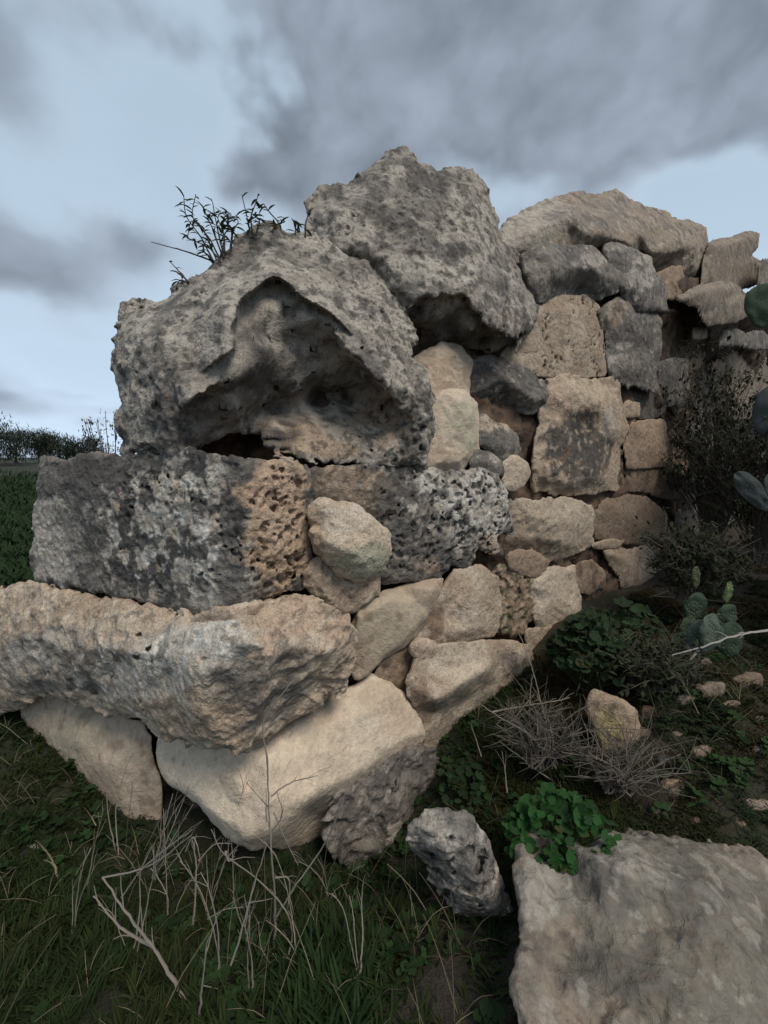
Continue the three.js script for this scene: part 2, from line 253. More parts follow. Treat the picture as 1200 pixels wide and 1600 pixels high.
  for (let k = 0; k < nw; k++) { const w = z0 + k * h; for (let j = 0; j < nv; j++) for (let i = 0; i < nu; i++) {
    const f = F[j * nu + i], e = D2[j * nu + i];
    let d = smax(e + tp * Math.max(0, f - w - 0.02), (w - f) * 0.8, rr * 2); d = smax(d, wBack - w, 0.06);
    for (const [G, Z] of hollows) { const e2 = G[j * nu + i]; if (e2 < 0.05) d = smax(d, -Math.max(e2, (f - Z[j * nu + i] - w) * 0.8), 0.012); }
    if (d > -band && d < band) d = carve(u0 + i * h, v0 + j * h, w, d);
    field[(k * nv + j) * nu + i] = d;
  } }
  // mesh the solid (surface nets)
  const idx = new Int32Array(nu * nv * nw).fill(-1), pos = []; const sy = nu, sz = nu * nv;
  const corner = [0, 1, sy, sy + 1, sz, sz + 1, sz + sy, sz + sy + 1];
  const E = [[0, 1], [0, 2], [0, 4], [1, 3], [1, 5], [2, 3], [2, 6], [3, 7], [4, 5], [4, 6], [5, 7], [6, 7]];
  for (let k = 0; k < nw - 1; k++) for (let j = 0; j < nv - 1; j++) for (let i = 0; i < nu - 1; i++) {
    const b = (k * nv + j) * nu + i; let m = 0; for (let c = 0; c < 8; c++) if (field[b + corner[c]] < 0) m |= 1 << c;
    if (m === 0 || m === 255) continue;
    let x = 0, y = 0, z = 0, n = 0;
    for (const [p, q] of E) { if (((m >> p) & 1) === ((m >> q) & 1)) continue; const a = field[b + corner[p]], c = field[b + corner[q]], t = a / (a - c);
      x += (p & 1) + t * ((q & 1) - (p & 1)); y += ((p >> 1) & 1) + t * (((q >> 1) & 1) - ((p >> 1) & 1)); z += (p >> 2) + t * ((q >> 2) - (p >> 2)); n++; }
    idx[b] = pos.length / 3; pos.push(u0 + (i + x / n) * h, v0 + (j + y / n) * h, z0 + (k + z / n) * h);
  }
  const ind = [];
  const quad = (a, b, c, d, flip) => { if (a < 0 || b < 0 || c < 0 || d < 0) return; flip ? ind.push(a, c, b, a, d, c) : ind.push(a, b, c, a, c, d); };
  for (let k = 1; k < nw - 1; k++) for (let j = 1; j < nv - 1; j++) for (let i = 1; i < nu - 1; i++) {
    const b = (k * nv + j) * nu + i, f = field[b] < 0;
    if (f !== field[b + 1] < 0) quad(idx[b], idx[b - sy], idx[b - sy - sz], idx[b - sz], f);
    if (f !== field[b + sy] < 0) quad(idx[b], idx[b - sz], idx[b - sz - 1], idx[b - 1], f);
    if (f !== field[b + sz] < 0) quad(idx[b], idx[b - 1], idx[b - 1 - sy], idx[b - sy], f);
  }
  // far behind the face the mesh may be coarser: merge vertices cell by cell there
  { const cell = 5 * h, key = new Map(), to = new Int32Array(pos.length / 3), sum = [];
    for (let i = 0; i < to.length; i++) { const u = pos[3 * i], v = pos[3 * i + 1], w = pos[3 * i + 2]; to[i] = i;
      const f = F[clamp(Math.round((v - v0) / h), 0, nv - 1) * nu + clamp(Math.round((u - u0) / h), 0, nu - 1)];
      if (f - w < (s.keep ?? 0.14)) continue;
      const k = (Math.floor((u - u0) / cell) * 997 + Math.floor((v - v0) / cell)) * 997 + Math.floor((w - z0) / cell);
      if (!key.has(k)) { key.set(k, i); sum[i] = [0, 0, 0, 0]; } const j = key.get(k), q = sum[j]; q[0] += u; q[1] += v; q[2] += w; q[3]++; to[i] = j; }
    for (const j of key.values()) { const q = sum[j]; pos[3 * j] = q[0] / q[3]; pos[3 * j + 1] = q[1] / q[3]; pos[3 * j + 2] = q[2] / q[3]; }
    let n = 0; for (let t = 0; t < ind.length; t += 3) { const a = to[ind[t]], b = to[ind[t + 1]], c = to[ind[t + 2]]; if (a !== b && b !== c && a !== c) { ind[n++] = a; ind[n++] = b; ind[n++] = c; } } ind.length = n; }
  // keep the largest piece only
  const nvtx = pos.length / 3, par = new Int32Array(nvtx).map((_, i) => i); const find = a => { while (par[a] !== a) a = par[a] = par[par[a]]; return a; };
  for (let t = 0; t < ind.length; t += 3) { const a = find(ind[t]), b = find(ind[t + 1]), c = find(ind[t + 2]); par[b] = a; par[find(c)] = a; }
  const seen = new Uint8Array(nvtx); for (const i of ind) seen[i] = 1;
  const cnt = new Map(); for (let i = 0; i < nvtx; i++) { if (!seen[i]) continue;  const r = find(i); cnt.set(r, (cnt.get(r) || 0) + 1); } let big = 0, bc = -1; for (const [r, c] of cnt) if (c > bc) { bc = c; big = r; }
  const map = new Int32Array(nvtx).fill(-1), P2 = [], C2 = [], col = stoneColour(s, seed, q => local(at(q[0], q[1], depthOf(q[0], q[1]) + off)));
  for (let i = 0; i < nvtx; i++) if (seen[i] && find(i) === big) { map[i] = P2.length / 3; const u = pos[3 * i], v = pos[3 * i + 1], w = pos[3 * i + 2]; P.set(0, 0, 0).addScaledVector(U, u).addScaledVector(V, v).addScaledVector(N, w); P2.push(P.x, P.y, P.z); C2.push(...col(u, v, w)); }
  const I2 = []; for (let t = 0; t < ind.length; t += 3) if (map[ind[t]] >= 0) I2.push(map[ind[t]], map[ind[t + 1]], map[ind[t + 2]]);
  let g = new THREE.BufferGeometry(); g.setAttribute('position', new THREE.Float32BufferAttribute(P2, 3)); g.setIndex(I2); g.computeVertexNormals();
  // the grain lies along whichever side of the stone a triangle belongs to; vertices are doubled where sides meet
  const nrm = g.attributes.normal.array, side = new Map(), P3 = [], N3 = [], C3 = [], U3 = [], I3 = [], q = new THREE.Vector3(), n0 = new THREE.Vector3();
  for (let t = 0; t < I2.length; t += 3) {
    n0.set(0, 0, 0); for (let k = 0; k < 3; k++) { const i = 3 * I2[t + k]; n0.x += nrm[i]; n0.y += nrm[i + 1]; n0.z += nrm[i + 2]; }
    const a = Math.abs(n0.dot(U)), b = Math.abs(n0.dot(V)), c = Math.abs(n0.dot(N)) * 1.25, ax = c >= a && c >= b ? 2 : a > b ? 0 : 1;
    for (let k = 0; k < 3; k++) { const i = I2[t + k], key = i * 3 + ax; let v = side.get(key);
      if (v === undefined) { v = P3.length / 3; side.set(key, v); q.set(P2[3 * i], P2[3 * i + 1], P2[3 * i + 2]); const u_ = q.dot(U), v_ = q.dot(V), w_ = q.dot(N);
        P3.push(q.x, q.y, q.z); N3.push(nrm[3 * i], nrm[3 * i + 1], nrm[3 * i + 2]); C3.push(C2[3 * i], C2[3 * i + 1], C2[3 * i + 2]); U3.push((ax === 0 ? w_ : u_) * 1.9 + seed + ax * 0.31, (ax === 1 ? w_ : v_) * 1.9 + seed * 0.37); }
      I3.push(v); }
  }
  g = new THREE.BufferGeometry(); g.setAttribute('position', new THREE.Float32BufferAttribute(P3, 3)); g.setAttribute('normal', new THREE.Float32BufferAttribute(N3, 3)); g.setAttribute('color', new THREE.Float32BufferAttribute(C3, 3)); g.setAttribute('uv', new THREE.Float32BufferAttribute(U3, 2)); g.setIndex(I3);
  triangles += I2.length / 3; g.userData = { at: ctr };
  return g;
}
// what the surface is made of: fresh limestone, grey weathering, black crust, lichen
const C = {
  cream: [0.53, 0.425, 0.32], pale: [0.61, 0.515, 0.40], pink: [0.52, 0.385, 0.285], tan: [0.42, 0.32, 0.23], ochre: [0.42, 0.305, 0.212], brown: [0.20, 0.13, 0.085], grey: [0.255, 0.222, 0.188], lightgrey: [0.50, 0.45, 0.385],
  dark: [0.095, 0.085, 0.077], black: [0.045, 0.043, 0.042], green: [0.43, 0.42, 0.31], slate: [0.15, 0.138, 0.126], moss: [0.05, 0.07, 0.025], soil: [0.085, 0.055, 0.038], deep: [0.04, 0.028, 0.022], white: [0.62, 0.59, 0.53], yellow: [0.34, 0.28, 0.13],
};
const MIX = { // base, second tone, then layers [colour, noise frequency, threshold, softness, strength]
  greyrock: ['grey', 'lightgrey', [['dark', 3, 0.10, 0.30, 0.75], ['lightgrey', 7, 0.10, 0.26, 0.8], ['black', 13, 0.20, 0.20, 0.6], ['dark', 19, 0.16, 0.1, 0.7], ['black', 34, 0.24, 0.08, 0.6]]],
  crust: ['slate', 'dark', [['lightgrey', 9, 0.10, 0.08, 0.8], ['white', 15, 0.18, 0.06, 0.8], ['black', 5, 0.04, 0.10, 0.85], ['cream', 12, 0.20, 0.06, 0.75], ['black', 26, 0.2, 0.07, 0.7]]],
  blotch: ['grey', 'slate', [['lightgrey', 6, 0.03, 0.1, 0.85], ['dark', 4.5, 0.08, 0.12, 0.75], ['white', 12, 0.11, 0.07, 0.85], ['cream', 10, 0.2, 0.07, 0.6], ['dark', 15, 0.12, 0.08, 0.8], ['black', 7, 0.12, 0.08, 0.8], ['black', 26, 0.2, 0.08, 0.6]]],
  plain: ['slate', 'dark', [['grey', 5, 0.08, 0.2, 0.6], ['black', 9, 0.16, 0.14, 0.6], ['lightgrey', 20, 0.24, 0.1, 0.4]]],
  cream: ['cream', 'tan', [['pale', 8, 0.12, 0.15, 0.6], ['brown', 20, 0.30, 0.1, 0.4]]],
  pale: ['pale', 'cream', [['tan', 4, 0.22, 0.2, 0.35], ['brown', 24, 0.36, 0.08, 0.4]]],
  pink: ['pink', 'cream', [['pale', 10, 0.15, 0.12, 0.6], ['tan', 16, 0.15, 0.12, 0.5], ['brown', 30, 0.3, 0.08, 0.5]]],
  tan: ['tan', 'cream', [['brown', 9, 0.2, 0.15, 0.5], ['cream', 18, 0.2, 0.12, 0.6]]],
  ochre: ['ochre', 'pink', [['brown', 12, 0.22, 0.12, 0.5], ['cream', 16, 0.22, 0.12, 0.5]]],
  brown: ['brown', 'tan', [['soil', 8, 0.14, 0.15, 0.6], ['tan', 16, 0.22, 0.12, 0.6]]],
  slate: ['slate', 'grey', [['dark', 8, 0.1, 0.12, 0.7], ['lightgrey', 20, 0.24, 0.1, 0.5], ['black', 26, 0.22, 0.1, 0.6]]],
  dull: ['grey', 'tan', [['dark', 7, 0.12, 0.14, 0.5], ['lightgrey', 16, 0.2, 0.1, 0.5], ['brown', 22, 0.22, 0.1, 0.4]]],
  soil: ['soil', 'brown', [['deep', 8, 0.05, 0.2, 0.7], ['brown', 30, 0.2, 0.12, 0.6]]],
  white: ['white', 'lightgrey', [['tan', 12, 0.2, 0.1, 0.5]]],
  deep: ['deep', 'soil', [['soil', 12, 0.15, 0.15, 0.6]]],
};
function stoneColour(s, seed, local) {
  const [b0, b1, layers] = MIX[s.mix ?? 'cream'], A = C[b0], B = C[b1], tone = s.tone ?? 1;
  const L = layers.map(l => [C[l[0]], ...l.slice(1)]).concat((s.extra ?? []).map(l => [C[l[0]], ...l.slice(1)]));
  const prepare = l => (l ?? []).map(([x, y, rx, ry, c, a = 1, edge = 0.35, f = 9]) => { const q = local([x, y]); return [q[0], q[1], rx, ry, typeof c === 'string' ? C[c] : c, a, edge, f]; });
  const patches = prepare(s.patch), over = prepare(s.over), spots = (s.spots ?? []).map(([c, f, th, so, k, zones]) => [C[c], f, th, so, k, zones.map(([x, y, rx, ry]) => { const q = local([x, y]); return [q[0], q[1], rx, ry]; })]);
  return (u, v, w) => {
    const X = u + seed, Y = v + seed * 1.1, Z = w + seed * 0.6;
    let t = clamp(0.5 + 1.1 * fbm(X * 3.2, Y * 3.2, Z * 3.2, 3)), r = lerp(A[0], B[0], t), g = lerp(A[1], B[1], t), b = lerp(A[2], B[2], t);
    const lay = list => { for (const [a, p, rx, ry, c, k, edge, f] of list) {
      const du = (u - a) / rx, dv = (v - p) / ry, q0 = du * du + dv * dv; if (q0 > 5) continue;
      const q = Math.sqrt(q0) + edge * 2.2 * fbm(X * f, Y * f, Z * f + 3, 4), m = k * sstep(1.12, 0.86, q); if (m <= 0) continue;
      r = lerp(r, c[0], m); g = lerp(g, c[1], m); b = lerp(b, c[2], m);
    } };
    lay(patches);
    for (const [c, f, th, so, k] of L) { const m = k * sstep(th - so * 0.5, th + so * 0.5, fbm(X * f + f, Y * f, Z * f + 7, 4)); if (m > 0) { r = lerp(r, c[0], m); g = lerp(g, c[1], m); b = lerp(b, c[2], m); } }
    for (const [c, f, th, so, k, zones] of spots) { let z = 0; for (const [a, p, rx, ry] of zones) z = Math.max(z, sstep(1.25, 0.6, Math.hypot((u - a) / rx, (v - p) / ry) + 0.5 * noise(X * 6, Y * 6, Z * 6))); if (z <= 0) continue; const m = z * k * sstep(th - so * 0.5, th + so * 0.5, fbm(X * f + f * 2, Y * f, Z * f + 11, 4)); if (m > 0) { r = lerp(r, c[0], m); g = lerp(g, c[1], m); b = lerp(b, c[2], m); } }
    lay(over);
    const fl = tone * (1 + 0.16 * noise(X * 90, Y * 90, Z * 90) + 0.12 * noise(X * 40, Y * 40, Z * 40));
    return [r * fl, g * fl, b * fl];
  };
}
function stone(parent, name, s, label) {
  const g = stoneGeometry(s), m = finish(new THREE.Mesh(g, s.fine ? smoothMat : stoneMat));
  m.name = numbered(name); m.position.copy(g.userData.at).sub(parent.position); parent.add(m); g.userData = {};
  if (label) m.userData.label = label;
  return m;
}

// ---------------------------------------------------------------- the ruined wall
const wall = new THREE.Group(); wall.name = numbered('ruined_stone_wall'); wall.position.set(0.1, 0, -2.2); scene.add(wall);
tag(wall, 'ruined dry stone wall of big weathered limestone blocks, boulders lying on its top', 'wall'); wall.userData.kind = 'thing';
const W = (name, s, label) => stone(wall, name, s, label);

// an uneven block outline: four sides, corners pulled about, now and then a fifth
const ar = rng(8181), angular = (x, y, rx, ry) => { const j = () => (ar() - 0.5) * 0.5, o = [[-1, 0.9], [-0.95, -0.85], [0.9, -0.95], [1, 0.85]].map(([a, b]) => [x + rx * (a + j()), y + ry * (b + j())]); if (ar() < 0.6) o.splice(2, 0, [x + rx * j(), y - ry * (1.05 + 0.2 * ar())]); if (ar() < 0.5) o.push([x + rx * j(), y + ry * (1.0 + 0.2 * ar())]); return o; };
// earth and rubble packed behind the faces
W('rubble_core', { o: [[240, 650], [290, 560], [380, 470], [500, 440], [600, 400], [700, 390], [790, 400], [900, 370], [1000, 375], [1085, 400], [1130, 470], [1260, 455], [1270, 800], [1240, 1080], [1000, 1120], [860, 1130], [700, 1230], [560, 1330], [400, 1330], [200, 1300], [90, 1190], [90, 950], [110, 760], [220, 750]], off: 0.42, T: 0.7, rough: 'soil', mix: 'soil', h: 0.011, taper: 0.05, chips: 0, jag: 0, r: 0.04, keep: 0.3,
  c: [[600, 640, 0.05], [400, 640, 0.2], [500, 900, -0.05], [800, 800, 0], [1000, 700, 0.05], [1100, 600, 1.6], [1160, 660, 1.7], [1150, 760, 1.6], [1065, 700, 1.0], [1120, 860, 0.8], [1100, 520, 0.3], [1180, 520, 0.3], [1030, 640, 0.1], [1000, 1000, -0.1], [700, 1050, -0.12], [400, 1200, -0.05], [200, 1000, 0], [420, 780, 0.1], [300, 1250, -0.15], [560, 1250, -0.12], [700, 1000, -0.14], [780, 680, -0.08], [640, 1040, -0.2]] }, 'dark red-brown earth and rubble packed behind the blocks');

// boulders on top
W('boulder', { o: [[187, 712, -0.02], [184, 640], [178, 560], [174, 505, 0.04], [182, 483, 0.1], [205, 474, 0.15], [243, 478, 0.2], [262, 468, 0.25], [300, 438, 0.3], [340, 404, 0.34], [366, 384, 0.36], [372, 370, 0.36], [395, 359, 0.36], [418, 355, 0.36], [440, 366, 0.34], [470, 370, 0.3], [500, 373, 0.26], [530, 382, 0.24], [558, 397, 0.22], [582, 420, 0.2], [602, 445, 0.18], [622, 474, 0.16], [640, 505, 0.12], [646, 530, 0.1], [642, 556, 0.04], [654, 572, 0.02], [674, 592, 0], [681, 625, 0], [678, 660, 0], [673, 695, 0.02], [666, 726, 0.04], [600, 728, 0.03], [555, 727, 0.03], [480, 722, 0.03], [400, 716, 0.0], [300, 713, 0.0]],
  c: [[230, 530, -0.02], [250, 620, -0.05], [215, 680, -0.03], [300, 500, 0.0], [335, 545, -0.05], [365, 450, 0.05], [420, 400, 0.14], [500, 425, 0.09], [560, 480, 0.05], [610, 545, 0.02], [640, 610, -0.05], [655, 650, -0.05],
    [430, 440, 0.0], [478, 480, -0.05], [515, 500, -0.08], [552, 540, -0.10], [590, 578, -0.10], [620, 612, -0.09], [390, 456, 0.01], [366, 500, -0.05], [375, 545, -0.08], [350, 570, -0.09], [310, 592, -0.09], [276, 630, -0.07], [262, 690, -0.04],
    [420, 560, -0.04], [480, 600, -0.04], [350, 660, -0.02], [430, 690, 0.04], [480, 700, 0.05], [560, 690, 0.06], [560, 655, 0.08], [610, 660, 0.05], [622, 695, 0.02], [645, 668, -0.02]],
  hollow: [{ o: [[428, 448], [476, 490], [512, 508], [547, 548], [582, 583], [608, 612], [640, 650], [652, 690], [620, 735], [480, 735], [400, 735], [300, 735], [284, 700], [279, 660], [292, 628], [325, 598], [362, 578], [390, 554], [382, 520], [395, 480]],
    c: [[432, 474, 0.2], [448, 490, 0.28], [412, 495, 0.22], [422, 520, 0.26], [455, 530, 0.34], [490, 525, 0.32], [520, 548, 0.36], [550, 572, 0.38], [290, 690, 0.03], [640, 680, 0.01], [480, 590, 0.36], [545, 595, 0.34], [575, 618, 0.36], [430, 600, 0.30], [390, 620, 0.30], [345, 630, 0.22], [320, 660, 0.18], [440, 640, 0.48], [500, 630, 0.52], [540, 628, 0.46], [400, 665, 0.46], [350, 690, 0.36], [320, 705, 0.24], [390, 705, 0.42], [470, 655, 0.44], [350, 725, 0.36], [390, 725, 0.4], [425, 695, 0.22], [480, 684, 0.16], [480, 712, 0.07], [540, 664, 0.15], [560, 700, 0.06], [605, 650, 0.14], [620, 700, 0.03], [430, 725, 0.12], [520, 728, 0.04], [590, 728, 0.03]] }],
  T: 0.75, off: 0.0, r: 0.03, soft: 0.013, rough: 'rock', rx: { a1: 0.026, a2: 0.020, f2: 8, pc: 0.045, pr: 0.5, ps: 0.4, pm: 0.05, pd: 0.014 }, mix: 'greyrock', tone: 0.92, taper: 0.1, h: 0.0036,
  patch: [[600, 670, 0.16, 0.12, 'ochre', 0.85], [520, 700, 0.28, 0.08, 'tan', 0.95], [520, 470, 0.16, 0.08, 'lightgrey', 0.7], [230, 660, 0.12, 0.12, 'lightgrey', 0.5], [630, 620, 0.05, 0.07, 'lightgrey', 0.7]] },
  'big grey boulder with a deep arched hollow in its face');
W('boulder', { o: [[490, 400, 0.3], [486, 345, 0.34], [489, 318, 0.36], [500, 305, 0.36], [545, 290, 0.36], [575, 263, 0.36], [604, 244, 0.36], [632, 239, 0.36], [647, 258, 0.3], [672, 263, 0.3], [735, 267, 0.3], [754, 288, 0.28], [766, 320, 0.26], [779, 345, 0.24], [779, 375, 0.22], [802, 396, 0.2], [822, 430, 0.18], [840, 470, 0.16], [836, 498, 0.1], [820, 524, 0.0], [806, 545, 0.02], [780, 566, 0.0], [740, 572, 0.0], [690, 572, 0.0], [635, 566, 0.05], [600, 520, 0.2], [560, 450, 0.25]],
  c: [[530, 340, 0.18], [520, 390, 0.16], [600, 300, 0.2], [600, 400, 0.08], [640, 460, -0.02], [665, 455, -0.06], [716, 450, -0.12], [752, 486, -0.12], [790, 512, -0.08], [690, 340, 0.08], [700, 400, -0.02], [750, 400, 0.04], [780, 450, 0.0], [650, 400, 0.03], [730, 330, 0.14]],
  hollow: [{ o: [[630, 478], [665, 460], [716, 455], [752, 490], [790, 518], [815, 528], [812, 600], [620, 600]], c: [[660, 490, 0.14], [710, 485, 0.14], [745, 510, 0.13], [700, 520, 0.30], [660, 530, 0.36], [750, 540, 0.32], [780, 545, 0.2], [700, 560, 0.5], [640, 560, 0.5], [780, 570, 0.36], [720, 595, 0.55], [650, 595, 0.55], [790, 595, 0.45]] }],
  off: 0.10, T: 0.9, r: 0.025, rough: 'rock', rx: { a1: 0.024, a2: 0.022, f2: 8, pc: 0.05, pr: 0.5, ps: 0.4, pm: 0.08, pd: 0.014 }, mix: 'greyrock', tone: 0.92, taper: 0.12, h: 0.0036,
  patch: [[670, 425, 0.22, 0.10, 'lightgrey', 0.85], [560, 345, 0.18, 0.16, 'grey', 0.6], [620, 300, 0.25, 0.15, 'slate', 0.5], [780, 430, 0.1, 0.12, 'slate', 0.6], [800, 490, 0.08, 0.06, 'tan', 0.5]] },
  'topmost grey boulder, overhanging, with a dark flat underside');
W('capstone', { o: [[778, 368, 0.2], [790, 345, 0.25], [830, 324, 0.3], [870, 309, 0.34], [896, 302, 0.34], [925, 309, 0.34], [944, 301, 0.34], [961, 299, 0.34], [985, 317, 0.3], [1010, 327, 0.28], [1035, 330, 0.26], [1060, 345, 0.22], [1085, 350, 0.2], [1104, 360, 0.15], [1106, 385, 0.1], [1100, 410, 0.08], [1095, 436, 0.12], [1075, 446, 0.22], [1040, 436, 0.25], [1000, 415, 0.25], [960, 402, 0.25], [925, 398, 0.2], [860, 402, 0.1], [820, 402, 0.1], [795, 390, 0.14]],
  c: [[880, 340, 0.08], [940, 345, 0.06], [1000, 360, 0.02], [1060, 370, 0.0], [840, 360, 0.06], [1085, 385, -0.02], [1084, 414, -0.01], [1050, 394, -0.03], [1018, 395, -0.03], [985, 384, -0.03], [960, 373, -0.02], [932, 366, -0.01], [1045, 408, 0.2], [1000, 398, 0.2], [960, 386, 0.18]], off: 0.22, T: 0.7, r: 0.03, rough: 'worn', rx: { a2: 0.02 }, mix: 'dull', taper: 0.1,
  patch: [[1040, 370, 0.3, 0.1, [0.3, 0.255, 0.19], 0.7], [820, 350, 0.2, 0.15, 'lightgrey', 0.6], [930, 330, 0.3, 0.1, 'grey', 0.5]] }, 'long flat grey-brown capstone lying along the wall top');
W('stone_block', { o: [[812, 402, 0.05], [850, 382, 0.1], [925, 384, 0.07], [972, 430, 0], [965, 455, 0.04], [890, 476, 0.16], [838, 470, 0.06]], c: [[870, 410, -0.02], [895, 418, -0.03], [930, 420, -0.06], [950, 440, -0.05], [905, 432, 0.03], [900, 455, 0.18], [850, 440, 0.0]], off: 0.16, T: 0.6, rough: 'worn', mix: 'slate', taper: 0.1, patch: [[850, 430, 0.12, 0.14, 'grey', 0.8], [890, 400, 0.08, 0.06, 'slate', 0.7], [930, 405, 0.12, 0.06, 'lightgrey', 0.5]] });
W('stone_block', { o: [[940, 388, 0.05], [962, 378, 0.07], [1013, 404, 0.03], [1037, 446], [1043, 490, 0.02], [1000, 489, 0.03], [968, 454, 0.04]], c: [[985, 420, -0.03], [1010, 450, -0.03]], off: 0.16, T: 0.5, rough: 'worn', mix: 'slate', tone: 1.2, taper: 0.1, patch: [[990, 470, 0.1, 0.06, 'black', 0.8], [1005, 430, 0.1, 0.15, 'lightgrey', 0.5]] });
W('wedge_stone', { o: [[1025, 428], [1040, 420], [1064, 418], [1067, 435], [1058, 452], [1038, 458], [1024, 448]], off: 0.28, T: 0.3, mix: 'ochre', tone: 0.8 });
W('stone_block', { o: [[1094, 445, 0.05], [1100, 405, 0.1], [1108, 380, 0.15], [1150, 369, 0.2], [1174, 361, 0.2], [1186, 368, 0.2], [1182, 386, 0.15], [1170, 402, 0.1], [1188, 408, 0.1], [1196, 440, 0.1], [1160, 450, 0], [1120, 452, 0]], off: 0.1, T: 0.7, rough: 'worn', mix: 'dull', tone: 0.8, taper: 0.1 });
W('stone_block', { o: [[1056, 466, 0.05], [1094, 447, 0.1], [1140, 442, 0.1], [1168, 462, 0.05], [1168, 492], [1150, 502], [1106, 510], [1090, 480, 0.02]], c: [[1125, 475, -0.06]], off: -0.05, T: 0.7, rough: 'worn', mix: 'dull', tone: 0.85, taper: 0.1 });
W('stone_block', { o: [[1176, 410], [1210, 402], [1260, 410], [1260, 470], [1190, 470]], off: -0.3, T: 0.7, rough: 'worn', mix: 'dull', tone: 0.8 });
for (const [x, y, r, m] of [[1145, 528, 16, 'slate'], [1180, 532, 17, 'slate'], [1092, 522, 9, 'brown'], [1045, 455, 14, 'brown'], [1075, 448, 12, 'soil']])
  W('rubble_stone', { o: angular(x, y, r * 1.2, r * 0.8), off: 0.2, T: 0.2, mix: m, warp: 0.02 });

// second row under the boulders
W('wedge_stone', { o: [[640, 585, 0.1], [650, 560, 0.08], [668, 548, 0.08], [692, 536, 0.08], [718, 543, 0.08], [733, 566, 0.04], [732, 600, 0.02], [728, 622, 0.02], [700, 632], [676, 640], [660, 620]], off: 0.2, T: 0.4, r: 0.012, rough: 'worn', mix: 'pink', fine: 1, patch: [[690, 570, 0.1, 0.08, 'tan', 0.5]] });
W('wedge_stone', { o: [[672, 640], [684, 622], [702, 611], [725, 611], [743, 632], [749, 660], [749, 690], [739, 716], [720, 733], [690, 735], [664, 731], [664, 690]], c: [[710, 650, -0.06], [715, 690, -0.04]], off: 0.16, T: 0.4, r: 0.012, rough: 'worn', mix: 'pale', fine: 1, patch: [[725, 650, 0.07, 0.08, 'green', 0.6], [732, 690, 0.05, 0.06, 'green', 0.7], [690, 710, 0.08, 0.06, 'pink', 0.5]] });
W('stone_block', { o: [[728, 568, 0.08], [760, 560, 0.1], [783, 562, 0.08], [806, 572, 0.03], [826, 583, 0.02], [838, 597, 0.02], [862, 592, 0.03], [868, 615, 0.02], [856, 638, 0.02], [832, 645, 0.03], [800, 636, 0.1], [775, 640, 0.2], [740, 645, 0.2], [728, 620, 0.1]], c: [[780, 590, 0.02], [820, 615, -0.06], [840, 625, -0.05], [765, 605, 0.06]], off: 0.22, T: 0.5, rough: 'worn', rx: { a2: 0.02 }, mix: 'slate', patch: [[760, 610, 0.12, 0.15, 'black', 0.6], [825, 625, 0.08, 0.05, 'grey', 0.6]] });
W('rubble_stone', { o: [[745, 665], [752, 648], [785, 664], [806, 680], [813, 702], [806, 728], [785, 728], [762, 704], [746, 694]], c: [[780, 675, -0.03], [795, 705, -0.03]], off: 0.16, T: 0.25, mix: 'slate', patch: [[770, 662, 0.12, 0.05, 'cream', 0.8], [765, 690, 0.06, 0.04, 'slate', 0.8], [800, 720, 0.04, 0.06, 'yellow', 0.4]] });
W('rubble_stone', { o: [[736, 736], [744, 702], [765, 710], [784, 724], [786, 740]], c: [[762, 722, -0.02]], off: 0.12, T: 0.2, mix: 'slate', patch: [[770, 715, 0.08, 0.03, 'lightgrey', 0.8]] });
W('rubble_stone', { o: [[784, 730], [803, 711], [819, 724], [828, 739], [818, 757], [802, 768], [788, 764]], off: 0.12, T: 0.2, mix: 'pale', rough: 'worn' });
W('stone_block', { o: [[781, 556, 0.05], [822, 515], [838, 468, 0.02], [918, 462, 0.02], [936, 482], [946, 586], [875, 587], [800, 577, 0.02]], c: [[870, 500, -0.03], [880, 560, -0.04], [830, 560, -0.02], [915, 540, -0.03]], off: 0.24, T: 0.6, rough: 'worn', rx: { pc: 0.028, pr: 0.46, ps: 0.75, pm: -0.1, pd: 0.012 }, mix: 'cream', tone: 0.86, patch: [[860, 480, 0.2, 0.1, 'tan', 0.5], [825, 565, 0.1, 0.05, 'pale', 0.5]] }, 'buff block covered in small pits');
W('stone_block', { o: [[938, 482], [964, 464], [1029, 490], [1032, 545], [1022, 607], [952, 598]], c: [[965, 540, 0.02], [1000, 520, -0.06], [1000, 580, -0.05]], off: 0.22, T: 0.6, rough: 'rock', rx: { a2: 0.016 }, mix: 'slate', patch: [[1000, 530, 0.14, 0.16, 'slate', 0.7], [962, 490, 0.08, 0.12, 'tan', 0.6], [975, 540, 0.06, 0.03, 'lightgrey', 0.7], [965, 560, 0.08, 0.03, 'lightgrey', 0.6]] });
W('stone_block', { o: [[859, 590, 0.02], [962, 592], [970, 640], [977, 668], [968, 700, 0.03], [963, 764, 0.05], [900, 770, 0.08], [830, 767, 0.1], [840, 680, 0.05]], c: [[900, 610, -0.04], [940, 630, -0.10], [960, 670, -0.09], [935, 690, -0.05], [915, 660, 0.02], [880, 650, 0.0], [870, 620, -0.02], [900, 700, -0.03], [930, 740, -0.05], [890, 760, -0.04], [860, 740, 0.0], [890, 645, -0.03]], off: 0.2, T: 0.6, rough: 'worn', rx: { a2: 0.02 }, mix: 'tan',
  patch: [[925, 615, 0.26, 0.1, 'cream', 0.8], [905, 700, 0.22, 0.26, 'dark', 0.95], [912, 660, 0.08, 0.12, 'black', 0.8], [950, 660, 0.07, 0.12, 'lightgrey', 0.7], [915, 755, 0.14, 0.05, 'grey', 0.8], [845, 750, 0.06, 0.12, 'tan', 0.8], [872, 630, 0.07, 0.15, 'pink', 0.7]] }, 'tall block with a pale top and a blackened lower face');
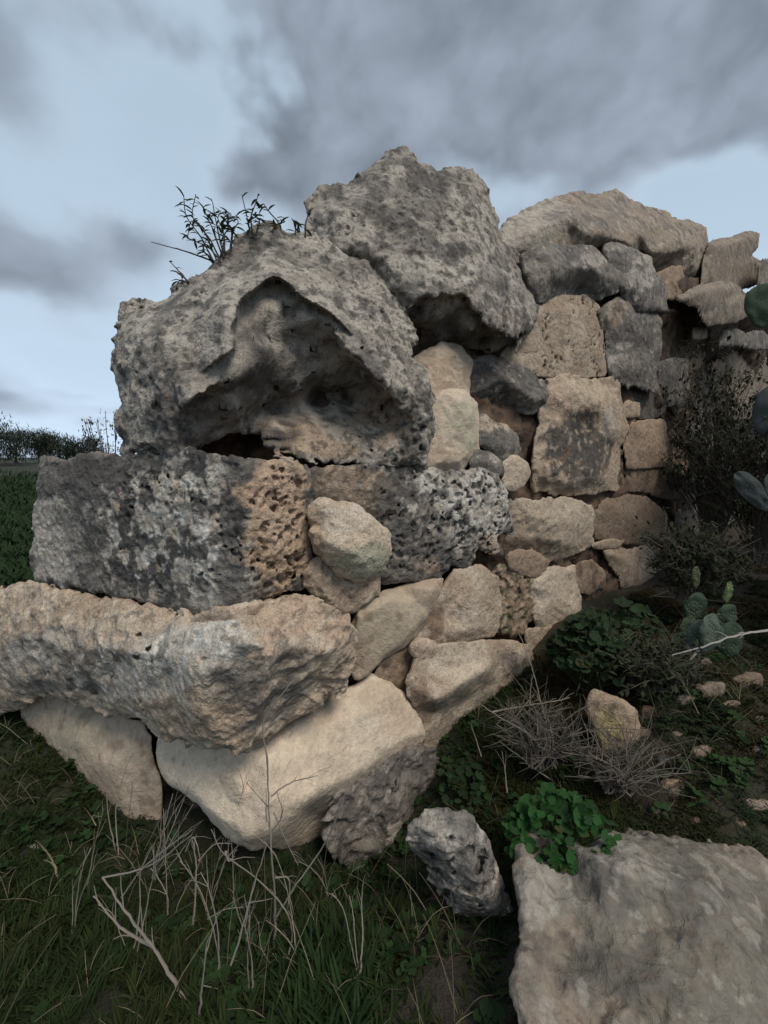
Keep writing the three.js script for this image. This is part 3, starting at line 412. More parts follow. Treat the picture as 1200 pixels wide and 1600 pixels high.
W('stone_block', { o: [[986, 660], [1037, 657], [1049, 729], [978, 731], [977, 700]], c: [[1020, 695, -0.05], [995, 700, 0.0]], off: 0.34, T: 0.4, mix: 'ochre', tone: 0.85, rough: 'worn' });
W('rubble_stone', { o: [[968, 640], [980, 627], [998, 632], [996, 652], [978, 652]], off: 0.34, T: 0.2, mix: 'tan' });
for (const [x, y, rx, ry, m, t] of [[1010, 628, 32, 24, 'slate', 0.7], [1000, 748, 36, 20, 'brown', 0.8], [1042, 762, 34, 22, 'brown', 0.7], [1052, 600, 30, 34, 'slate', 0.8], [1100, 745, 26, 14, 'slate', 0.7], [1085, 800, 30, 24, 'brown', 0.5]])
  W('rubble_stone', { o: angular(x, y, rx, ry), off: 0.4, T: 0.3, mix: m, tone: t, warp: 0.02 });

for (const [x, y, rx, ry, m, t, o] of [[1100, 640, 62, 66, 'slate', 0.9, 1.3], [1165, 620, 50, 70, 'dull', 0.8, 1.2], [1150, 730, 56, 46, 'slate', 0.9, 1.0], [1085, 770, 46, 40, 'brown', 0.9, 0.8], [1062, 545, 40, 40, 'brown', 0.8, 0.7], [1120, 840, 60, 40, 'dull', 0.8, 0.35], [1190, 810, 50, 50, 'slate', 0.9, 0.2], [1060, 870, 40, 36, 'brown', 0.8, 0.3]])
  W('stone_block', { o: angular(x, y, rx, ry), off: o, T: 0.4, mix: m, tone: t, rough: 'worn', rx: { a1: 0.02 }, h: 0.005 });

// middle course
W('stone_block', { o: [[60, 716, 0.02], [150, 714], [250, 713], [330, 713], [400, 722], [470, 728], [487, 736, 0.03], [488, 780, 0.02], [483, 830], [486, 870], [488, 908, 0.03], [440, 926], [390, 942], [350, 948], [310, 964], [270, 957], [230, 938], [170, 927], [110, 914], [60, 907, 0.02], [48, 880, 0.02], [54, 830], [58, 770]],
  planes: [WALL_LEFT, plane(new THREE.Vector3(-0.545, 0, -1.505), new THREE.Vector3(0.72, 0.02, 0.69))], c: [[100, 760, -0.02], [130, 850, 0.0], [220, 780, -0.02], [230, 870, 0.01], [300, 780, -0.03], [300, 860, -0.03], [340, 740, -0.01], [340, 800, -0.035], [345, 900, -0.02], [370, 800, -0.03], [420, 780, -0.03], [450, 860, -0.03], [400, 900, -0.02], [290, 930, 0.0], [170, 900, 0.02]],
  off: -0.02, T: 0.9, r: 0.016, rim: 0.008, warp: 0.006, rough: 'rock', h: 0.0034, rx: { a1: 0.010, a2: 0.013, f2: 13, pc: 0.027, pr: 0.5, ps: 0.6, pm: -0.15, pd: 0.014, pz: [[240, 840, 0.32], [320, 890, 0.2]], p2: { pc: 0.036, pr: 0.6, ps: 0.9, pm: -0.5, pd: 0.015, pz: [[436, 810, 0.15], [440, 880, 0.15], [445, 760, 0.1]] } }, mix: 'plain', spots: [['lightgrey', 9, -0.10, 0.14, 0.85, [[230, 820, 0.34, 0.3], [320, 910, 0.14, 0.12]]], ['white', 15, 0.08, 0.07, 0.9, [[250, 820, 0.26, 0.26], [320, 890, 0.16, 0.16]]], ['cream', 12, 0.14, 0.07, 0.8, [[270, 840, 0.3, 0.25]]], ['black', 11, 0.08, 0.08, 0.85, [[260, 820, 0.4, 0.4]]], ['lightgrey', 16, 0.2, 0.08, 0.8, [[220, 740, 0.4, 0.1]]]],
  over: [[440, 830, 0.15, 0.34, 'ochre', 1, 0.5, 11], [440, 790, 0.12, 0.2, 'pink', 0.6, 0.2], [80, 830, 0.14, 0.3, 'lightgrey', 0.75], [130, 745, 0.26, 0.09, 'dark', 0.85], [130, 820, 0.11, 0.2, 'slate', 0.6], [362, 890, 0.05, 0.12, 'slate', 0.85]], patch: [ [360, 880, 0.07, 0.12, 'slate', 0.9], [350, 770, 0.08, 0.12, 'slate', 0.7], [75, 840, 0.10, 0.26, 'lightgrey', 0.75], [150, 740, 0.30, 0.10, 'dark', 0.9], [130, 820, 0.14, 0.2, 'dark', 0.85], [280, 800, 0.16, 0.12, 'lightgrey', 0.6], [310, 900, 0.12, 0.12, 'lightgrey', 0.6], [210, 880, 0.16, 0.1, 'black', 0.6]] },
  'long corner block blotched black and white, with an orange honeycombed end');
W('stone_block', { o: [[478, 736], [540, 730], [600, 729], [660, 731], [720, 735], [782, 739], [791, 755], [796, 800], [800, 828], [777, 836], [785, 870], [766, 866], [750, 850], [732, 888], [702, 882], [688, 900], [650, 910], [600, 912, 0.02], [540, 890, 0.06], [490, 860, 0.08]],
  c: [[540, 760, 0.05], [500, 790, 0.1], [570, 800, 0.06], [600, 770, -0.02], [640, 800, -0.05], [700, 760, -0.04], [760, 770, -0.03], [740, 820, -0.04], [640, 870, -0.04], [690, 850, -0.03], [780, 800, -0.01]],
  off: 0.06, T: 0.55, r: 0.025, rim: 0.015, rough: 'rock', h: 0.0034, rx: { a1: 0.012, a2: 0.014, pc: 0.040, pr: 0.52, ps: 0.75, pm: -0.3, pd: 0.022, pz: [[720, 790, 0.42], [640, 830, 0.26]] }, mix: 'plain', spots: [['lightgrey', 9, -0.05, 0.1, 0.8, [[720, 790, 0.3, 0.25]]], ['white', 15, 0.06, 0.07, 0.85, [[740, 780, 0.3, 0.22]]], ['black', 12, 0.14, 0.08, 0.7, [[680, 800, 0.4, 0.3]]]],
  patch: [[530, 755, 0.24, 0.09, 'tan', 1, 0.25], [520, 790, 0.18, 0.10, 'tan', 0.9], [710, 770, 0.22, 0.09, 'white', 0.75], [770, 800, 0.1, 0.16, 'white', 0.7], [760, 850, 0.1, 0.1, 'pink', 0.8], [600, 850, 0.16, 0.10, 'slate', 0.8], [668, 885, 0.06, 0.05, 'ochre', 0.95], [620, 760, 0.12, 0.06, 'dark', 0.8]] }, 'grey block riddled with round holes, cream at its ragged edge');
W('wedge_stone', { o: [[482, 790], [498, 773], [540, 783], [580, 803], [607, 828], [613, 860], [606, 892], [582, 908], [555, 912], [530, 898], [508, 878], [488, 862], [478, 832]], c: [[530, 800, 0.0], [570, 830, -0.09], [560, 870, -0.11], [530, 850, -0.09], [590, 870, -0.06], [500, 820, 0.02]], off: -0.07, T: 0.3, r: 0.05, rough: 'worn', rx: { a2: 0.012, pc: 0.05, pr: 0.4, ps: 0.5, pm: -0.2, pd: 0.02, pz: [[525, 860, 0.09]] }, mix: 'pale', patch: [[570, 875, 0.12, 0.09, 'green', 0.85], [490, 830, 0.05, 0.12, 'tan', 0.9], [545, 810, 0.12, 0.06, 'white', 0.35]] }, 'pale rounded stone wedged between two big blocks');
W('wedge_stone', { o: [[484, 912], [498, 880], [530, 893], [560, 906], [590, 905], [590, 926], [558, 938], [550, 955], [525, 960], [503, 940]], off: 0.0, T: 0.25, rough: 'rock', rx: { a2: 0.02 }, mix: 'pink', tone: 0.8 });
W('stone_block', { o: [[794, 784], [880, 780], [926, 790], [925, 850, 0.05], [862, 874, 0.12], [790, 864, 0.12]], c: [[840, 810, -0.04], [890, 820, -0.06], [880, 848, -0.05], [820, 840, 0.03], [850, 840, 0.0]], off: 0.2, T: 0.5, rough: 'worn', rx: { a2: 0.02 }, mix: 'pale', tone: 0.85, patch: [[820, 855, 0.2, 0.06, 'brown', 0.7], [830, 800, 0.14, 0.08, 'cream', 0.6]] });
W('stone_block', { o: [[927, 800], [946, 778], [1010, 777], [1041, 805], [1041, 842], [1024, 857], [929, 841]], c: [[985, 810, -0.07], [945, 815, -0.01]], off: 0.3, T: 0.5, rough: 'worn', mix: 'ochre', tone: 0.55, patch: [[945, 810, 0.08, 0.1, 'tan', 0.8], [990, 790, 0.07, 0.06, 'pink', 0.6]] });
W('stone_block', { o: [[942, 858], [1028, 857], [1023, 896], [1005, 917], [974, 919]], c: [[985, 880, -0.06]], off: 0.26, T: 0.5, rough: 'worn', mix: 'tan', tone: 0.8 });
W('rubble_stone', { o: [[896, 902], [902, 880], [925, 876], [942, 890], [944, 918], [915, 930], [900, 922]], off: 0.26, T: 0.25, mix: 'brown' });
W('rubble_stone', { o: [[925, 852], [945, 843], [975, 846], [960, 856], [935, 858]], off: 0.24, T: 0.2, mix: 'tan', tone: 0.8 });

// lower courses
W('stone_slab', { o: [[-60, 935, 0.05], [0, 917, 0.06], [30, 909, 0.1], [60, 912, 0.1], [110, 923, 0.08], [170, 935, 0.06], [230, 948, 0.05], [300, 966, 0.05], [350, 960, 0.04], [400, 945, 0.03], [432, 940, 0.03], [470, 928, 0.03], [512, 948, 0.0], [547, 965], [555, 1000], [552, 1040], [541, 1076, 0.02], [515, 1093, 0.04], [490, 1113, 0.06], [450, 1138, 0.08], [400, 1162, 0.06], [342, 1172, -0.04], [310, 1166, -0.05], [280, 1152, -0.04], [250, 1146, -0.02], [200, 1122, 0.0], [140, 1102, 0.05], [100, 1097, 0.06], [60, 1082, 0.06], [30, 1107, 0.04], [0, 1112, 0.04], [-60, 1100, 0.05]],
  c: [[20, 955, 0.02], [100, 955, 0.0], [200, 970, -0.02], [280, 990, -0.05], [350, 980, -0.03], [440, 965, 0.0], [505, 985, -0.02], [0, 1000, -0.06], [100, 1000, -0.07], [200, 1018, -0.09], [250, 1026, -0.11], [295, 1034, -0.13], [370, 1032, -0.11], [440, 1016, -0.07], [520, 1016, -0.06], [30, 1060, -0.03], [100, 1062, -0.05], [200, 1085, -0.06], [260, 1110, -0.08], [305, 1115, -0.13], [340, 1148, -0.09], [370, 1085, -0.11], [410, 1115, 0.06], [460, 1085, 0.05], [520, 1065, 0.03]],
  off: -0.14, T: 0.9, r: 0.04, rough: 'rock', h: 0.0036, rx: { a1: 0.022, a2: 0.019, f2: 9, a3: 0.003, st: 0.010, sf: 11, pc: 0.05, pr: 0.5, ps: 0.6, pm: 0.0, pd: 0.02, pz: [[170, 1040, 0.4]] }, mix: 'cream', tone: 0.98,
  patch: [[470, 985, 0.22, 0.12, 'pink', 0.7], [300, 1015, 0.22, 0.10, 'white', 0.8], [230, 1050, 0.3, 0.10, 'lightgrey', 0.8], [70, 1030, 0.25, 0.16, 'grey', 0.85], [380, 1060, 0.16, 0.07, 'grey', 0.85], [420, 1110, 0.14, 0.08, 'slate', 0.85], [310, 1130, 0.16, 0.08, 'tan', 0.8], [120, 950, 0.3, 0.06, 'tan', 0.8], [450, 1040, 0.12, 0.1, 'dull' in C ? 'dull' : 'grey', 0.5]], extra: [['dark', 14, 0.2, 0.1, 0.5]], spots: [['lightgrey', 7, 0.0, 0.1, 0.8, [[220, 1040, 0.4, 0.12], [60, 1020, 0.2, 0.1]]], ['white', 11, 0.1, 0.08, 0.85, [[300, 1020, 0.2, 0.1]]], ['dark', 9, 0.12, 0.1, 0.7, [[150, 1050, 0.4, 0.12], [400, 1060, 0.16, 0.1]]]] }, 'thick layered slab jutting out under the corner block');
W('wedge_stone', { o: [[296, 976, 0.02], [330, 962], [370, 950], [407, 942], [404, 956], [370, 972], [330, 982]], off: -0.14, T: 0.3, rim: 0.01, r: 0.012, rough: 'worn', mix: 'pink' });
W('stone_block', { o: [[556, 940, 0.04], [600, 924, 0.06], [660, 905, 0.06], [694, 904, 0.05], [692, 925, 0.02], [672, 957], [656, 987], [630, 1012], [602, 1028], [577, 1058], [553, 1064], [548, 1010]], c: [[610, 970, -0.05], [590, 1010, -0.05], [650, 940, -0.03]], off: 0.02, T: 0.4, r: 0.03, rough: 'smooth', mix: 'tan', fine: 1, tone: 1.0, patch: [[610, 980, 0.2, 0.2, [0.46, 0.385, 0.28], 0.8]] });
W('stone_block', { o: [[646, 1004], [664, 960], [690, 925], [708, 890], [750, 883], [775, 905], [781, 960], [768, 992], [720, 1003], [680, 1010]], c: [[690, 960, 0.03], [715, 930, 0.0], [730, 940, -0.06], [740, 980, -0.06], [700, 990, -0.04]], off: 0.06, T: 0.4, rough: 'worn', mix: 'cream', tone: 0.95, patch: [[672, 975, 0.07, 0.12, 'brown', 0.85], [720, 910, 0.1, 0.05, 'tan', 0.7], [740, 960, 0.1, 0.08, 'pale', 0.5]] });
W('rubble_stone', { o: [[758, 900], [790, 888], [815, 893], [828, 915], [828, 965], [800, 985], [772, 975], [762, 940]], off: 0.14, T: 0.3, rough: 'rock', rx: { a2: 0.05, f2: 14 }, mix: 'brown', extra: [['moss', 10, 0.1, 0.1, 0.7], ['tan', 20, 0.12, 0.1, 0.7]] });
W('rubble_stone', { o: [[790, 872], [810, 862], [845, 866], [856, 880], [840, 900], [815, 900], [798, 890]], off: 0.1, T: 0.25, mix: 'ochre', tone: 0.7 });
W('stone_block', { o: [[824, 912], [850, 890], [897, 884], [907, 950], [899, 983], [836, 981]], c: [[865, 930, -0.05]], off: 0.12, T: 0.4, rough: 'worn', rx: { st: 0.008 }, mix: 'pale', tone: 0.95 });
W('stone_block', { o: [[818, 985], [901, 977], [891, 1007], [866, 1035], [829, 1045]], off: 0.1, T: 0.4, rough: 'worn', mix: 'tan', tone: 0.85 });
W('stone_block', { o: [[636, 1055], [652, 1015], [690, 1006], [740, 1006], [775, 1000], [822, 1010], [840, 1042], [828, 1090], [800, 1120], [760, 1135], [722, 1155], [688, 1195], [666, 1190], [662, 1125], [645, 1092]], c: [[680, 1030, 0.02], [700, 1045, -0.03], [750, 1028, -0.03], [648, 1080, -0.02], [684, 1092, -0.12], [722, 1070, -0.13], [762, 1046, -0.12], [815, 1030, -0.06], [690, 1112, 0.03], [738, 1088, 0.03], [778, 1064, 0.03], [820, 1060, 0.02], [700, 1160, 0.03], [660, 1112, 0.04]], off: -0.02, T: 0.45, rough: 'worn', mix: 'cream', tone: 0.9, patch: [[720, 1040, 0.18, 0.10, 'pale', 0.7], [750, 1110, 0.22, 0.12, [0.27, 0.24, 0.18], 0.9], [805, 1040, 0.10, 0.08, 'slate', 0.7], [660, 1100, 0.06, 0.12, 'brown', 0.7], [700, 1150, 0.12, 0.1, [0.3, 0.25, 0.19], 0.8]] }, 'block with a bright cream ledge above a duller lower face');
W('rubble_stone', { o: [[585, 1058], [600, 1030], [630, 1012], [652, 1010], [650, 1050], [638, 1085], [612, 1068]], off: 0.08, T: 0.3, mix: 'brown' });
W('rubble_stone', { o: [[640, 1015], [652, 998], [676, 1004], [682, 1020], [660, 1028]], off: -0.02, T: 0.15, mix: 'pink' });
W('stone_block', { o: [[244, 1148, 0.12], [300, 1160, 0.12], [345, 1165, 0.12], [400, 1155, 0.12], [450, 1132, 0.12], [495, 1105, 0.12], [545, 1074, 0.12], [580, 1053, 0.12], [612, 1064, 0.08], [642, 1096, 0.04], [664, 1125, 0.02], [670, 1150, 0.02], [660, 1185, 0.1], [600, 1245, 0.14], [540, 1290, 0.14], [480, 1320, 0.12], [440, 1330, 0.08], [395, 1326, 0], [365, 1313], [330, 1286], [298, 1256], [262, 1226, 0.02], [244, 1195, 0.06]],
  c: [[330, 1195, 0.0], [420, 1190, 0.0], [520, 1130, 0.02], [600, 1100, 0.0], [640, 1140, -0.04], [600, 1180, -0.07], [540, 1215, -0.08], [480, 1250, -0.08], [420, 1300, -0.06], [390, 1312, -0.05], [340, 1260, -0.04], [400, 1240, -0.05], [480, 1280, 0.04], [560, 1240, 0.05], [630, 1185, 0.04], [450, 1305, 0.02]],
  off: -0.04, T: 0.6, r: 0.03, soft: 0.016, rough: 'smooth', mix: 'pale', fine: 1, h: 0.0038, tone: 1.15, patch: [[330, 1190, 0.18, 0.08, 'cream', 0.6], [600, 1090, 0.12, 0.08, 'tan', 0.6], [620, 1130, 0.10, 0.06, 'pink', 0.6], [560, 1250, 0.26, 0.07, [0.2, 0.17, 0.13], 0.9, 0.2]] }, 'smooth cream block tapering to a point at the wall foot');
W('stone_block', { o: [[30, 1088, 0.06], [70, 1080, 0.08], [120, 1095, 0.1], [180, 1115, 0.1], [222, 1130, 0.1], [240, 1150, 0.08], [238, 1195, 0.06], [258, 1240, 0.05], [258, 1300, 0.04], [235, 1345], [180, 1330], [120, 1300], [80, 1260], [45, 1210], [38, 1150]], c: [[110, 1150, -0.03], [170, 1200, -0.05], [200, 1280, -0.04], [100, 1220, -0.04]], off: 0.02, T: 0.5, r: 0.03, rough: 'smooth', mix: 'tan', fine: 1, patch: [[120, 1150, 0.2, 0.12, [0.44, 0.37, 0.265], 0.8]] }, 'smooth tan block half buried in grass at the wall foot');
W('stone_block', { o: [[505, 1300], [525, 1262], [558, 1222], [620, 1186], [662, 1168], [684, 1185], [678, 1230], [654, 1268], [642, 1292], [628, 1342], [582, 1362], [545, 1355], [525, 1330]], c: [[600, 1230, -0.03], [640, 1220, -0.02], [560, 1290, -0.05], [610, 1290, -0.06], [620, 1270, -0.08], [590, 1330, -0.04]], off: -0.10, T: 0.4, rough: 'rock', rx: { a2: 0.03, pc: 0.05, pr: 0.45, ps: 0.5, pm: 0, pd: 0.02 }, mix: 'slate', tone: 1.05, patch: [[618, 1310, 0.06, 0.08, 'lightgrey', 0.8], [600, 1210, 0.12, 0.06, 'slate', 0.5]] }, 'rough grey-brown stone at the wall foot');

// the lie of the land
const inWall = (x, z, m = 0) => { const q = new THREE.Vector3(x, 0.2, z); return q.clone().sub(WALL_LEFT.p).dot(WALL_LEFT.n) < m && q.clone().sub(WALL_RIGHT.p).dot(WALL_RIGHT.n) < m; };
function groundY(x, z) {
  const d = -z, near = Math.hypot(x, z);
  let y = 0.36 * sstep(1.7, 3.1, d + 0.15 * noise(x * 1.3, z * 1.3, 2)) * sstep(0.35, 1.3, x) + 0.6 * sstep(3.6, 6, d) * sstep(1.5, 3.5, x);
  y += 0.06 * fbm(x * 1.7, z * 1.7, 4.4, 4) * sstep(0.1, 1.2, near) + 0.03 * fbm(x * 7, z * 7, 1.2, 3);
  y -= 0.20 * sstep(0.8, 0.2, Math.hypot((x + 0.65) * 0.48, d - 1.6)) + 0.04;
  y -= 0.18 * sstep(0.65, 0.1, Math.hypot(x - 0.0, (d - 1.75)));
  y += 0.26 * sstep(0.75, 0.1, Math.hypot((x - 1.75) * 0.8, d - 1.95)) * (1 + 0.5 * fbm(x * 4, z * 4, 3, 3));
  y += 1.2 * sstep(20, 120, near) * fbm(x * 0.02 + 3, z * 0.02, 0.5, 3) + 0.9 * sstep(25, 70, near);
  return y;
}

// ---------------------------------------------------------------- stones lying loose in front of the wall
function loose(name, s, label, group) {
  const g = stoneGeometry(s), m = finish(new THREE.Mesh(g, s.fine ? smoothMat : stoneMat)); m.name = numbered(name); m.position.copy(g.userData.at); g.userData = {}; scene.add(m); tag(m, label, 'stone', group); return m;
}
function groundDepth(px, py) { const s = sight(px, py); let d = 0.4; while (d < 90) { const x = EYE.x + s.x * d, y = EYE.y + s.y * d, z = EYE.z + s.z * d; if (y < groundY(x, z)) break; d *= 1.004; } return d; }
const slope = (a, b, c) => [planeThrough(at(...a), at(...b), at(...c))];
loose('fallen_block', { planes: slope([810, 1305, 1.38], [1190, 1340, 1.42], [1000, 1600, 1.0]), o: [[804, 1335, 0.03], [808, 1304, 0.05], [830, 1299, 0.05], [846, 1312, 0.06], [856, 1348, 0.05], [890, 1352, 0.05], [903, 1322, 0.05], [930, 1301, 0.05], [1000, 1304, 0.05], [1040, 1311, 0.05], [1080, 1324, 0.05], [1130, 1321, 0.05], [1190, 1339, 0.05], [1270, 1370, 0.05], [1290, 1690], [1060, 1670], [930, 1690], [850, 1680], [822, 1600], [808, 1520], [803, 1430]],
  c: [[830, 1380, 0], [860, 1420, 0.03], [930, 1350, -0.03], [1000, 1350, -0.04], [1100, 1400, -0.04], [950, 1430, -0.01], [1010, 1450, 0.02], [890, 1470, 0.05], [870, 1540, 0.04], [1000, 1540, -0.01], [1100, 1520, -0.03], [1050, 1600, -0.02]], T: 0.35, r: 0.03, rough: 'worn', rx: { a1: 0.03, a2: 0.012 }, mix: 'dull', fine: 1, tone: 0.72, jag: 0.25, patch: [[1050, 1430, 0.4, 0.3, [0.215, 0.20, 0.165], 0.75], [960, 1330, 0.25, 0.05, 'lightgrey', 0.5], [845, 1380, 0.07, 0.10, 'lightgrey', 0.7], [960, 1400, 0.06, 0.06, 'slate', 0.5], [1080, 1380, 0.05, 0.1, 'slate', 0.5]], h: 0.0045 }, 'large fallen limestone block half sunk in the ground, notched at its near end');
loose('fallen_stone', { d: groundDepth(740, 1436) - 0.06, grow: 0.002, r: 0.012, o: [[636, 1310], [645, 1288], [665, 1269], [700, 1267], [741, 1275], [761, 1310], [777, 1362], [800, 1428, 0.02], [745, 1436, 0.06], [708, 1430, 0.06], [688, 1395, 0.05], [658, 1345, 0.04]], c: [[690, 1290, 0.0], [720, 1310, -0.04], [740, 1370, -0.06], [770, 1410, -0.05], [690, 1330, -0.05], [710, 1370, -0.02], [720, 1410, 0.0]], T: 0.3, rough: 'rock', rx: { a1: 0.008, a2: 0.010, f2: 16, pc: 0.05, pr: 0.6, ps: 1, pm: -0.9, pd: 0.04, pz: [[715, 1370, 0.13]] }, chips: 3, mix: 'greyrock', patch: [[715, 1300, 0.08, 0.06, 'lightgrey', 0.6], [670, 1340, 0.05, 0.06, 'dark', 0.6]], h: 0.0036 }, 'small grey fallen stone eaten by round holes, below the wall foot');
loose('fallen_stone', { d: groundDepth(950, 1172) - 0.03, o: [[918, 1110], [930, 1080], [965, 1092], [990, 1110], [1000, 1140], [985, 1170], [950, 1178], [930, 1145]], c: [[955, 1120, -0.05]], T: 0.25, rough: 'worn', mix: 'brown', tone: 1.1, patch: [[950, 1140, 0.06, 0.08, 'yellow', 0.8]] }, 'yellowish brown stone in the dark weeds beside the wall');
for (const [x, y, r, d, m, t, l] of [[1105, 1085, 24, 2.2, 'pink', 0.45, 'pinkish stone on the dark earth below the cactus'], [1075, 1098, 14, 2.1, 'tan', 0.6, 'small pale stone next to the pinkish stone below the cactus'], [1165, 1068, 26, 2.3, 'ochre', 0.45, 'round tan stone on the bank under the long bare branch'], [1185, 1262, 18, 1.7, 'pink', 0.55, 'small pink stone sitting in the grass on the bank'], [1050, 1230, 14, 1.75, 'brown', 1, 'brown stone at the foot of the bank'], [995, 1035, 20, 2.5, 'brown', 0.8, 'brown stone in the shade beside the green bush'], [1130, 1150, 12, 1.9, 'brown', 1, 'brown pebble lying halfway up the grassy bank'], [48, 1332, 13, 1.45, 'white', 0.8, 'small whitish stone alone in the grass']])
  loose('field_stone', { d: groundDepth(x, y + r * 0.3), o: angular(x, y, r * 0.9, r * 0.6), T: 0.12, rough: 'worn', mix: m, tone: t, warp: 0.02, r: 0.02, rim: 0.01, rx: { a1: 0.01, a2: 0.008 } }, l);
{ const r = rng(515), tones = ['brown', 'tan', 'dull', 'ochre', 'slate'], words = ['brown', 'tan', 'greyish', 'pinkish tan', 'dark grey'], sites = ['beside the mossy mound', 'near the low prickly pear', 'by the dead scrub', 'next to the fallen block', 'on the shaded earth'], spots = [[1020, 1120, 16], [1060, 1150, 10], [1095, 1040, 15], [1140, 1110, 13], [1010, 1190, 9], [1075, 1200, 11], [1150, 1210, 16], [1030, 1270, 14], [1100, 1180, 20], [1130, 1270, 15], [1060, 1240, 17], [1010, 1150, 18], [1190, 1180, 15], [1085, 1290, 12], [1040, 1190, 12], [1160, 1290, 13], [985, 1065, 12], [1185, 1130, 14]];
  spots.forEach(([x, y, k], i) => loose('field_stone', { d: groundDepth(x, y + k * 0.2), o: [0, 1, 2, 3, 4, 5, 6].map(n => { const a = -n * 0.897 + r(), q = k * (0.75 + 0.5 * r()); return [x + Math.cos(a) * q, y + Math.sin(a) * q * 0.7]; }), T: 0.1, rough: 'worn', mix: tones[i % 5], tone: 0.5, warp: 0.02, r: 0.008, rx: { a1: 0.01, a2: 0.01 } }, `${['angular', 'flat', 'lumpy', 'pointed'][(i / 5) | 0]} ${words[i % 5]} stone ${sites[(i * 2 + ((i / 5) | 0)) % 5]}`, 'loose stones on the bank')); }

// ---------------------------------------------------------------- ground
{
  const RN = 190, SN = 300, pos = [], col = [], uv = [], ind = [];
  for (let i = 0; i <= RN; i++) { const r = 0.12 * Math.pow(700 / 0.12, i / RN); for (let j = 0; j <= SN; j++) {
    const a = j / SN * 2 * Math.PI, x = r * Math.cos(a), z = r * Math.sin(a), y = groundY(x, z); pos.push(x, y, z); uv.push(x * 1.9, z * 1.9);
    const g = clamp(0.5 + 1.4 * fbm(x * 1.5 + 8, z * 1.5, 2.2, 4)), e = clamp(0.5 + 1.6 * fbm(x * 6, z * 6, 9, 3));
    const bank = sstep(0.3, 1, x) * sstep(0.9, 1.6, -z) * (near => sstep(12, 6, near))(r), foot = sstep(0.7, 0.1, Math.hypot((x - 0.22), (-z - 1.15) * 0.8) + 0.5 * fbm(x * 4, z * 4, 5, 3));
    let c = [lerp(0.024, 0.040, e), lerp(0.026, 0.030, e), lerp(0.014, 0.020, e)];
    const mixc = (k, t) => { c = c.map((v, n) => lerp(v, k[n], t)); };
    mixc([0.020, 0.040, 0.010], g * 0.6); mixc([0.045, 0.030, 0.020], bank * clamp(0.35 + 0.8 * (e - g * 0.4))); mixc([0.045, 0.034, 0.026], foot * 0.9);
    col.push(...c);
  } }
  for (let i = 0; i < RN; i++) for (let j = 0; j < SN; j++) { const a = i * (SN + 1) + j, b = a + SN + 1; ind.push(a, a + 1, b, b, a + 1, b + 1); }
  const g = new THREE.BufferGeometry(); g.setAttribute('position', new THREE.Float32BufferAttribute(pos, 3)); g.setAttribute('color', new THREE.Float32BufferAttribute(col, 3)); g.setAttribute('uv', new THREE.Float32BufferAttribute(uv, 2)); g.setIndex(ind); g.computeVertexNormals();
  const m = finish(new THREE.Mesh(g, new THREE.MeshStandardMaterial({ vertexColors: true, map: grainTint, bumpMap: grainHeights, bumpScale: 0.012, roughness: 1, side: THREE.DoubleSide }))); m.name = 'ground'; m.userData.kind = 'structure'; scene.add(m);
}

// ---------------------------------------------------------------- leaves and stems
function blade(len, wid, bend, segs = 4, fold = 0.25) { // a leaf growing along +y from the origin, bending towards +z
  const pos = [], ind = [], uv = [];
  for (let i = 0; i <= segs; i++) { const t = i / segs, w = wid * Math.sin(Math.PI * Math.min(0.98, 0.08 + t * 0.92)) ** 0.8 * (t === 1 ? 0.05 : 1), y = len * t * (1 - 0.25 * bend * t), z = len * bend * t * t * 0.7; pos.push(-w / 2, y, z + fold * w, 0, y, z, w / 2, y, z + fold * w); uv.push(0, t, 0.5, t, 1, t); }
  for (let i = 0; i < segs; i++) { const a = i * 3; ind.push(a, a + 1, a + 3, a + 1, a + 4, a + 3, a + 1, a + 2, a + 4, a + 2, a + 5, a + 4); }
  const g = new THREE.BufferGeometry(); g.setAttribute('position', new THREE.Float32BufferAttribute(pos, 3)); g.setAttribute('uv', new THREE.Float32BufferAttribute(uv, 2)); g.setIndex(ind); g.computeVertexNormals(); return g;
}
function roundLeaf(r, lobes = 7) { // a mallow leaf: round, lobed, cupped, stalk at its centre
  const pos = [0, 0, 0], ind = [], uv = [0.5, 0.5], n = 28; for (let i = 0; i <= n; i++) { const a = i / n * 2 * Math.PI, q = r * (0.86 + 0.14 * Math.abs(Math.cos(a * lobes / 2))) * (Math.abs(a - Math.PI) < 0.2 ? 0.55 : 1); pos.push(Math.sin(a) * q, 0.18 * r + 0.10 * r * Math.cos(a * lobes), Math.cos(a) * q); uv.push(0.5 + 0.5 * Math.sin(a), 0.5 + 0.5 * Math.cos(a)); if (i) ind.push(0, i, i + 1); }
  const g = new THREE.BufferGeometry(); g.setAttribute('position', new THREE.Float32BufferAttribute(pos, 3)); g.setAttribute('uv', new THREE.Float32BufferAttribute(uv, 2)); g.setIndex(ind); g.computeVertexNormals(); return g;
}
const mat = (c, o = {}) => new THREE.MeshPhysicalMaterial({ specularIntensity: 0.3, color: new THREE.Color().setRGB(...c), roughness: 0.9, side: THREE.DoubleSide, ...o });
